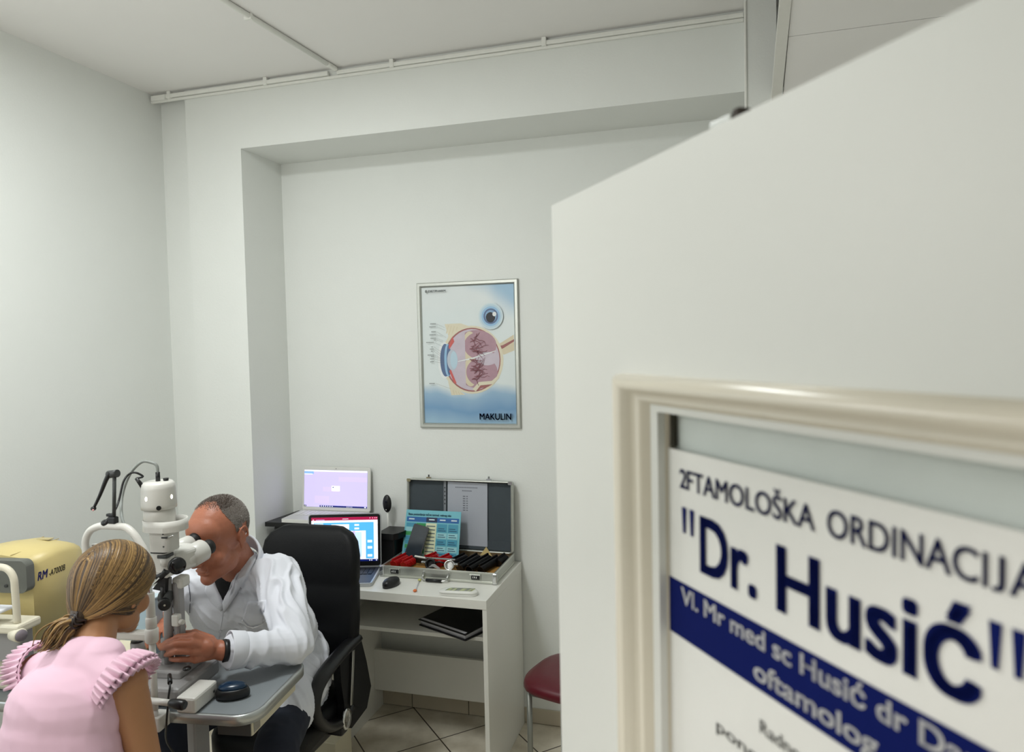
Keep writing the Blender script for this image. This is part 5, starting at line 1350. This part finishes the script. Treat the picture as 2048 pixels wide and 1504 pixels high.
# double frills round the armholes
for (S, sgn) in ((WRS, 1), (WLS, -1)):
    ax = Vector((sgn * .93, .02, -.36)).normalized(); fx = Vector((0, 0, 1)); fx = (fx - ax * fx.dot(ax)).normalized(); fy = ax.cross(fx)
    base_c = S - ax * .026
    for layer, (ln, fl) in enumerate(((.045, .012), (.060, .014))):
        mb = MB(); rings = []; N_ = 240
        for k in range(7):
            t = k / 6; rg = []
            for i in range(N_):
                a = 2 * PI * i / N_; topw = .5 + .5 * math.cos(a)          # 1 at the shoulder top
                L = (ln * (.30 + .75 * topw)) * t
                wv = (.0014 + .0068 * t) * math.sin(a * 30 + layer * 1.3 + .8 * math.sin(a * 5)) 
                r = .0585 + .0065 * (1 - layer) + fl * (.35 + .65 * topw) * (t ** 1.3) + wv - .010 * (t ** 2) * topw
                rg.append(base_c + ax * (L + .30 * wv) + (fx * math.cos(a) * 1.02 + fy * math.sin(a) * 1.08) * r)
            rings.append(rg)
        inner = [[p - (p - base_c).normalized() * .0022 for p in rg] for rg in reversed(rings)]
        mb.loft(rings + inner + [rings[0]], caps=False)
        obj('frill', mb, pink, WO)
    mb = MB(); mb.tube([base_c + (fx * math.cos(2 * PI * i / 48) * 1.02 + fy * math.sin(2 * PI * i / 48) * 1.08) * .060 for i in range(48)], .0022, 6, closed=True); obj('armhole_seam', mb, pink, WO)
# hair: cap and strands drawn back into a low ponytail
wh = [mat('hair_root_brown', (66, 48, 30), rough=.45, var=.15, scale=60), mat('hair_dark_blonde', (108, 82, 48), rough=.42, var=.15, scale=60), mat('hair_blonde', (142, 110, 64), rough=.4, var=.12, scale=60), mat('hair_light_blonde', (170, 136, 84), rough=.4, var=.1, scale=60)]
WC0 = G(0, -.004, .026); tie = at(150, 1243, 1.285)
def hrad(d):      # skull-hugging radius in head coordinates
    return 1.0 / math.sqrt((d.x / .0785) ** 2 + ((d.y + .0) / .101) ** 2 + (d.z / (.0945 if d.z > 0 else .104)) ** 2)
mb = MB(); mb.ball(WC0 + WR @ Vector((0, -.012, .010)), (.0750, .088, .0830), 32, WR); mb.caps(WC0 + WR @ Vector((0, -.055, -.040)), .045, tie, .016)
hair = MB(); rw = random.Random(21)
dt = (WR.transposed() @ (tie - WC0)); tl = dt.length; dt.normalize()
def strand(d0, d1, r0, mi):
    pts = []; n = 16
    for i in range(n + 1):
        t = i / n
        d = (d0 * (1 - t) ** 2 + d1 * (2 * t * (1 - t)) + dt * t ** 2).normalized()
        r = hrad(d) + .003; 
        if t > .72: r = r + (tl * .97 - r) * ((t - .72) / .28) ** 1.4
        pts.append(WC0 + WR @ (d * r))
    hair.mi = mi
    hair.tube(pts, [r0 * (1 if i < n * .8 else 1 - .5 * (i - n * .8) / (n * .2)) for i in range(n + 1)], 6, ry=[r0 * .55] * (n + 1))
for i in range(760):
    s = 1 if i % 2 else -1; u = ((i // 2) + rw.random()) / 380.0
    th0 = math.radians(12 + 138 * u)                                            # along the parting, forehead to crown
    d0 = Vector((s * rw.uniform(.01, .06), math.cos(th0), math.sin(th0))).normalized()
    e = u ** .85; j_ = lambda: rw.uniform(-.05, .05)
    d1 = Vector((s * (1.45 * (1 - e) + .18 * e) + j_(), .40 * (1 - e) - .80 * e + j_(), -.10 * (1 - e) + .62 * e + j_()))
    w = (4, 4, 2, .4) if u > .62 else (1.6, 4, 3, 1) if u > .3 else (1, 3, 4, 1.5)
    strand(d0, d1, rw.uniform(.0030, .0050), rw.choices((0, 1, 2, 3), w)[0])
for i in range(320):                                                            # over the temples and ears
    s = 1 if i % 2 else -1; v = rw.random()
    v *= 1.12; d0 = Vector((s * (.50 + .42 * v), .86 - .60 * v, .50 - 1.05 * v)).normalized()
    strand(d0, Vector((s * 1.15 + rw.uniform(-.04, .04), -.25 - .2 * v, -.15 - .55 * v)), rw.uniform(.0030, .0046), rw.choices((0, 1, 2, 3), (1, 3, 4, 1.5))[0])
for i in range(150):                                                            # straight down the back, over the parting
    th0 = math.radians(rw.uniform(70, 150)); d0 = Vector((rw.uniform(-.06, .06), math.cos(th0), math.sin(th0))).normalized()
    strand(d0, Vector((rw.uniform(-.22, .22), -.85, .62)), rw.uniform(.0030, .0048), rw.choices((0, 1, 2, 3), (4, 4, 2, .6))[0])
for i in range(90):                                                             # nape hair swept to the tie
    s = rw.choice((-1, 1)); d0 = Vector((s * rw.uniform(.55, .95), rw.uniform(-.25, .25), rw.uniform(-.85, -.45))).normalized()
    strand(d0, Vector((s * .6, -.7, -.55)), rw.uniform(.0025, .004), rw.choices((0, 1, 2), (5, 3, 1))[0])
tail_end = at(92, 1288, 1.235); tdir = (tail_end - tie)
for i in range(130):
    o1 = Vector((rw.uniform(-1, 1), rw.uniform(-1, 1), rw.uniform(-1, 1))); L = rw.uniform(.72, 1.06)
    p0 = tie + o1 * .010; p3 = tie + tdir * L + Vector((o1.x * .022, o1.y * .016, o1.z * .010)) + Vector((0, 0, -.006))
    p1 = tie + tdir * .3 * L + o1 * .020 + Vector((-.004, -.004, .004)); p2 = tie + tdir * .68 * L + o1 * .026
    P = spline([p0, p1, p2, p3], 4); hair.mi = rw.choices((0, 1, 2, 3), (1, 3, 4, 3))[0]
    hair.tube(P, [.0032 * (1 - .75 * k / (len(P) - 1)) for k in range(len(P))], 5)
me0 = organic('hair_cap', mb, [wh[0]], WO, voxel=.005, smooth=8)
me0.name = 'hair_cap'
obj('hair', hair, wh, WO)
mb = MB(); td = tdir.normalized(); tx1, ty1, tz1 = basis(td)
for k in range(4):
    c = tie + td * (-.012 + .009 * k)
    mb.tube([c + (tx1 * math.cos(a) + ty1 * math.sin(a)) * .0165 + td * .005 * math.sin(a * 3 + k) for a in [2 * PI * i / 28 for i in range(28)]], .0028, 8, closed=True)
obj('hair_tie', mb, mat('dark_brown_elastic', (36, 24, 20), rough=.35), WO)
# trousers, shoes, stool
mb = MB(); mb.ball((-1.385, 1.115, .675), (.160, .128, .100), 20)
for h_, k_, a_ in WL: mb.caps(h_, .084, k_, .062); mb.caps(k_, .060, a_ + Vector((0, 0, .02)), .045)
organic('trousers', mb, mat('black_trousers', (20, 21, 25), rough=.85, var=.1), WO, voxel=.007, smooth=6, disp=folds(.004, 8, 8, 8, 6.0))
for h_, k_, a_ in WL:
    mb = MB(); c = a_ + Vector((0, .07, -.072))
    mb.loft([[c + Vector((x * k, y * k + dy, z)) for x, y in rrect(.082, .24, .040, 6)] for k, dy, z in ((1, 0, -.036), (1.02, 0, -.014), (.95, -.01, .008), (.7, -.05, .036), (.5, -.06, .05))])
    obj('shoe', mb, shoe_m, WO)
t = thing('stool', 'round padded stool under the woman in the pink top', 'stool', (-1.385, 1.09, 0))
obj('seat', MB().lathe([(.02, .500), (.185, .502), (.195, .515), (.195, .545), (.18, .560), (.02, .565)], (-1.385, 1.09, 0), n=36), black_l, t)
obj('post', MB().cyl((-1.385, 1.09, .06), (-1.385, 1.09, .50), .025), chrome, t)
obj('foot', MB().lathe([(.20, .002), (.20, .018), (.17, .030), (.03, .055), (.027, .07)], (-1.385, 1.09, 0), n=36), chrome, t)
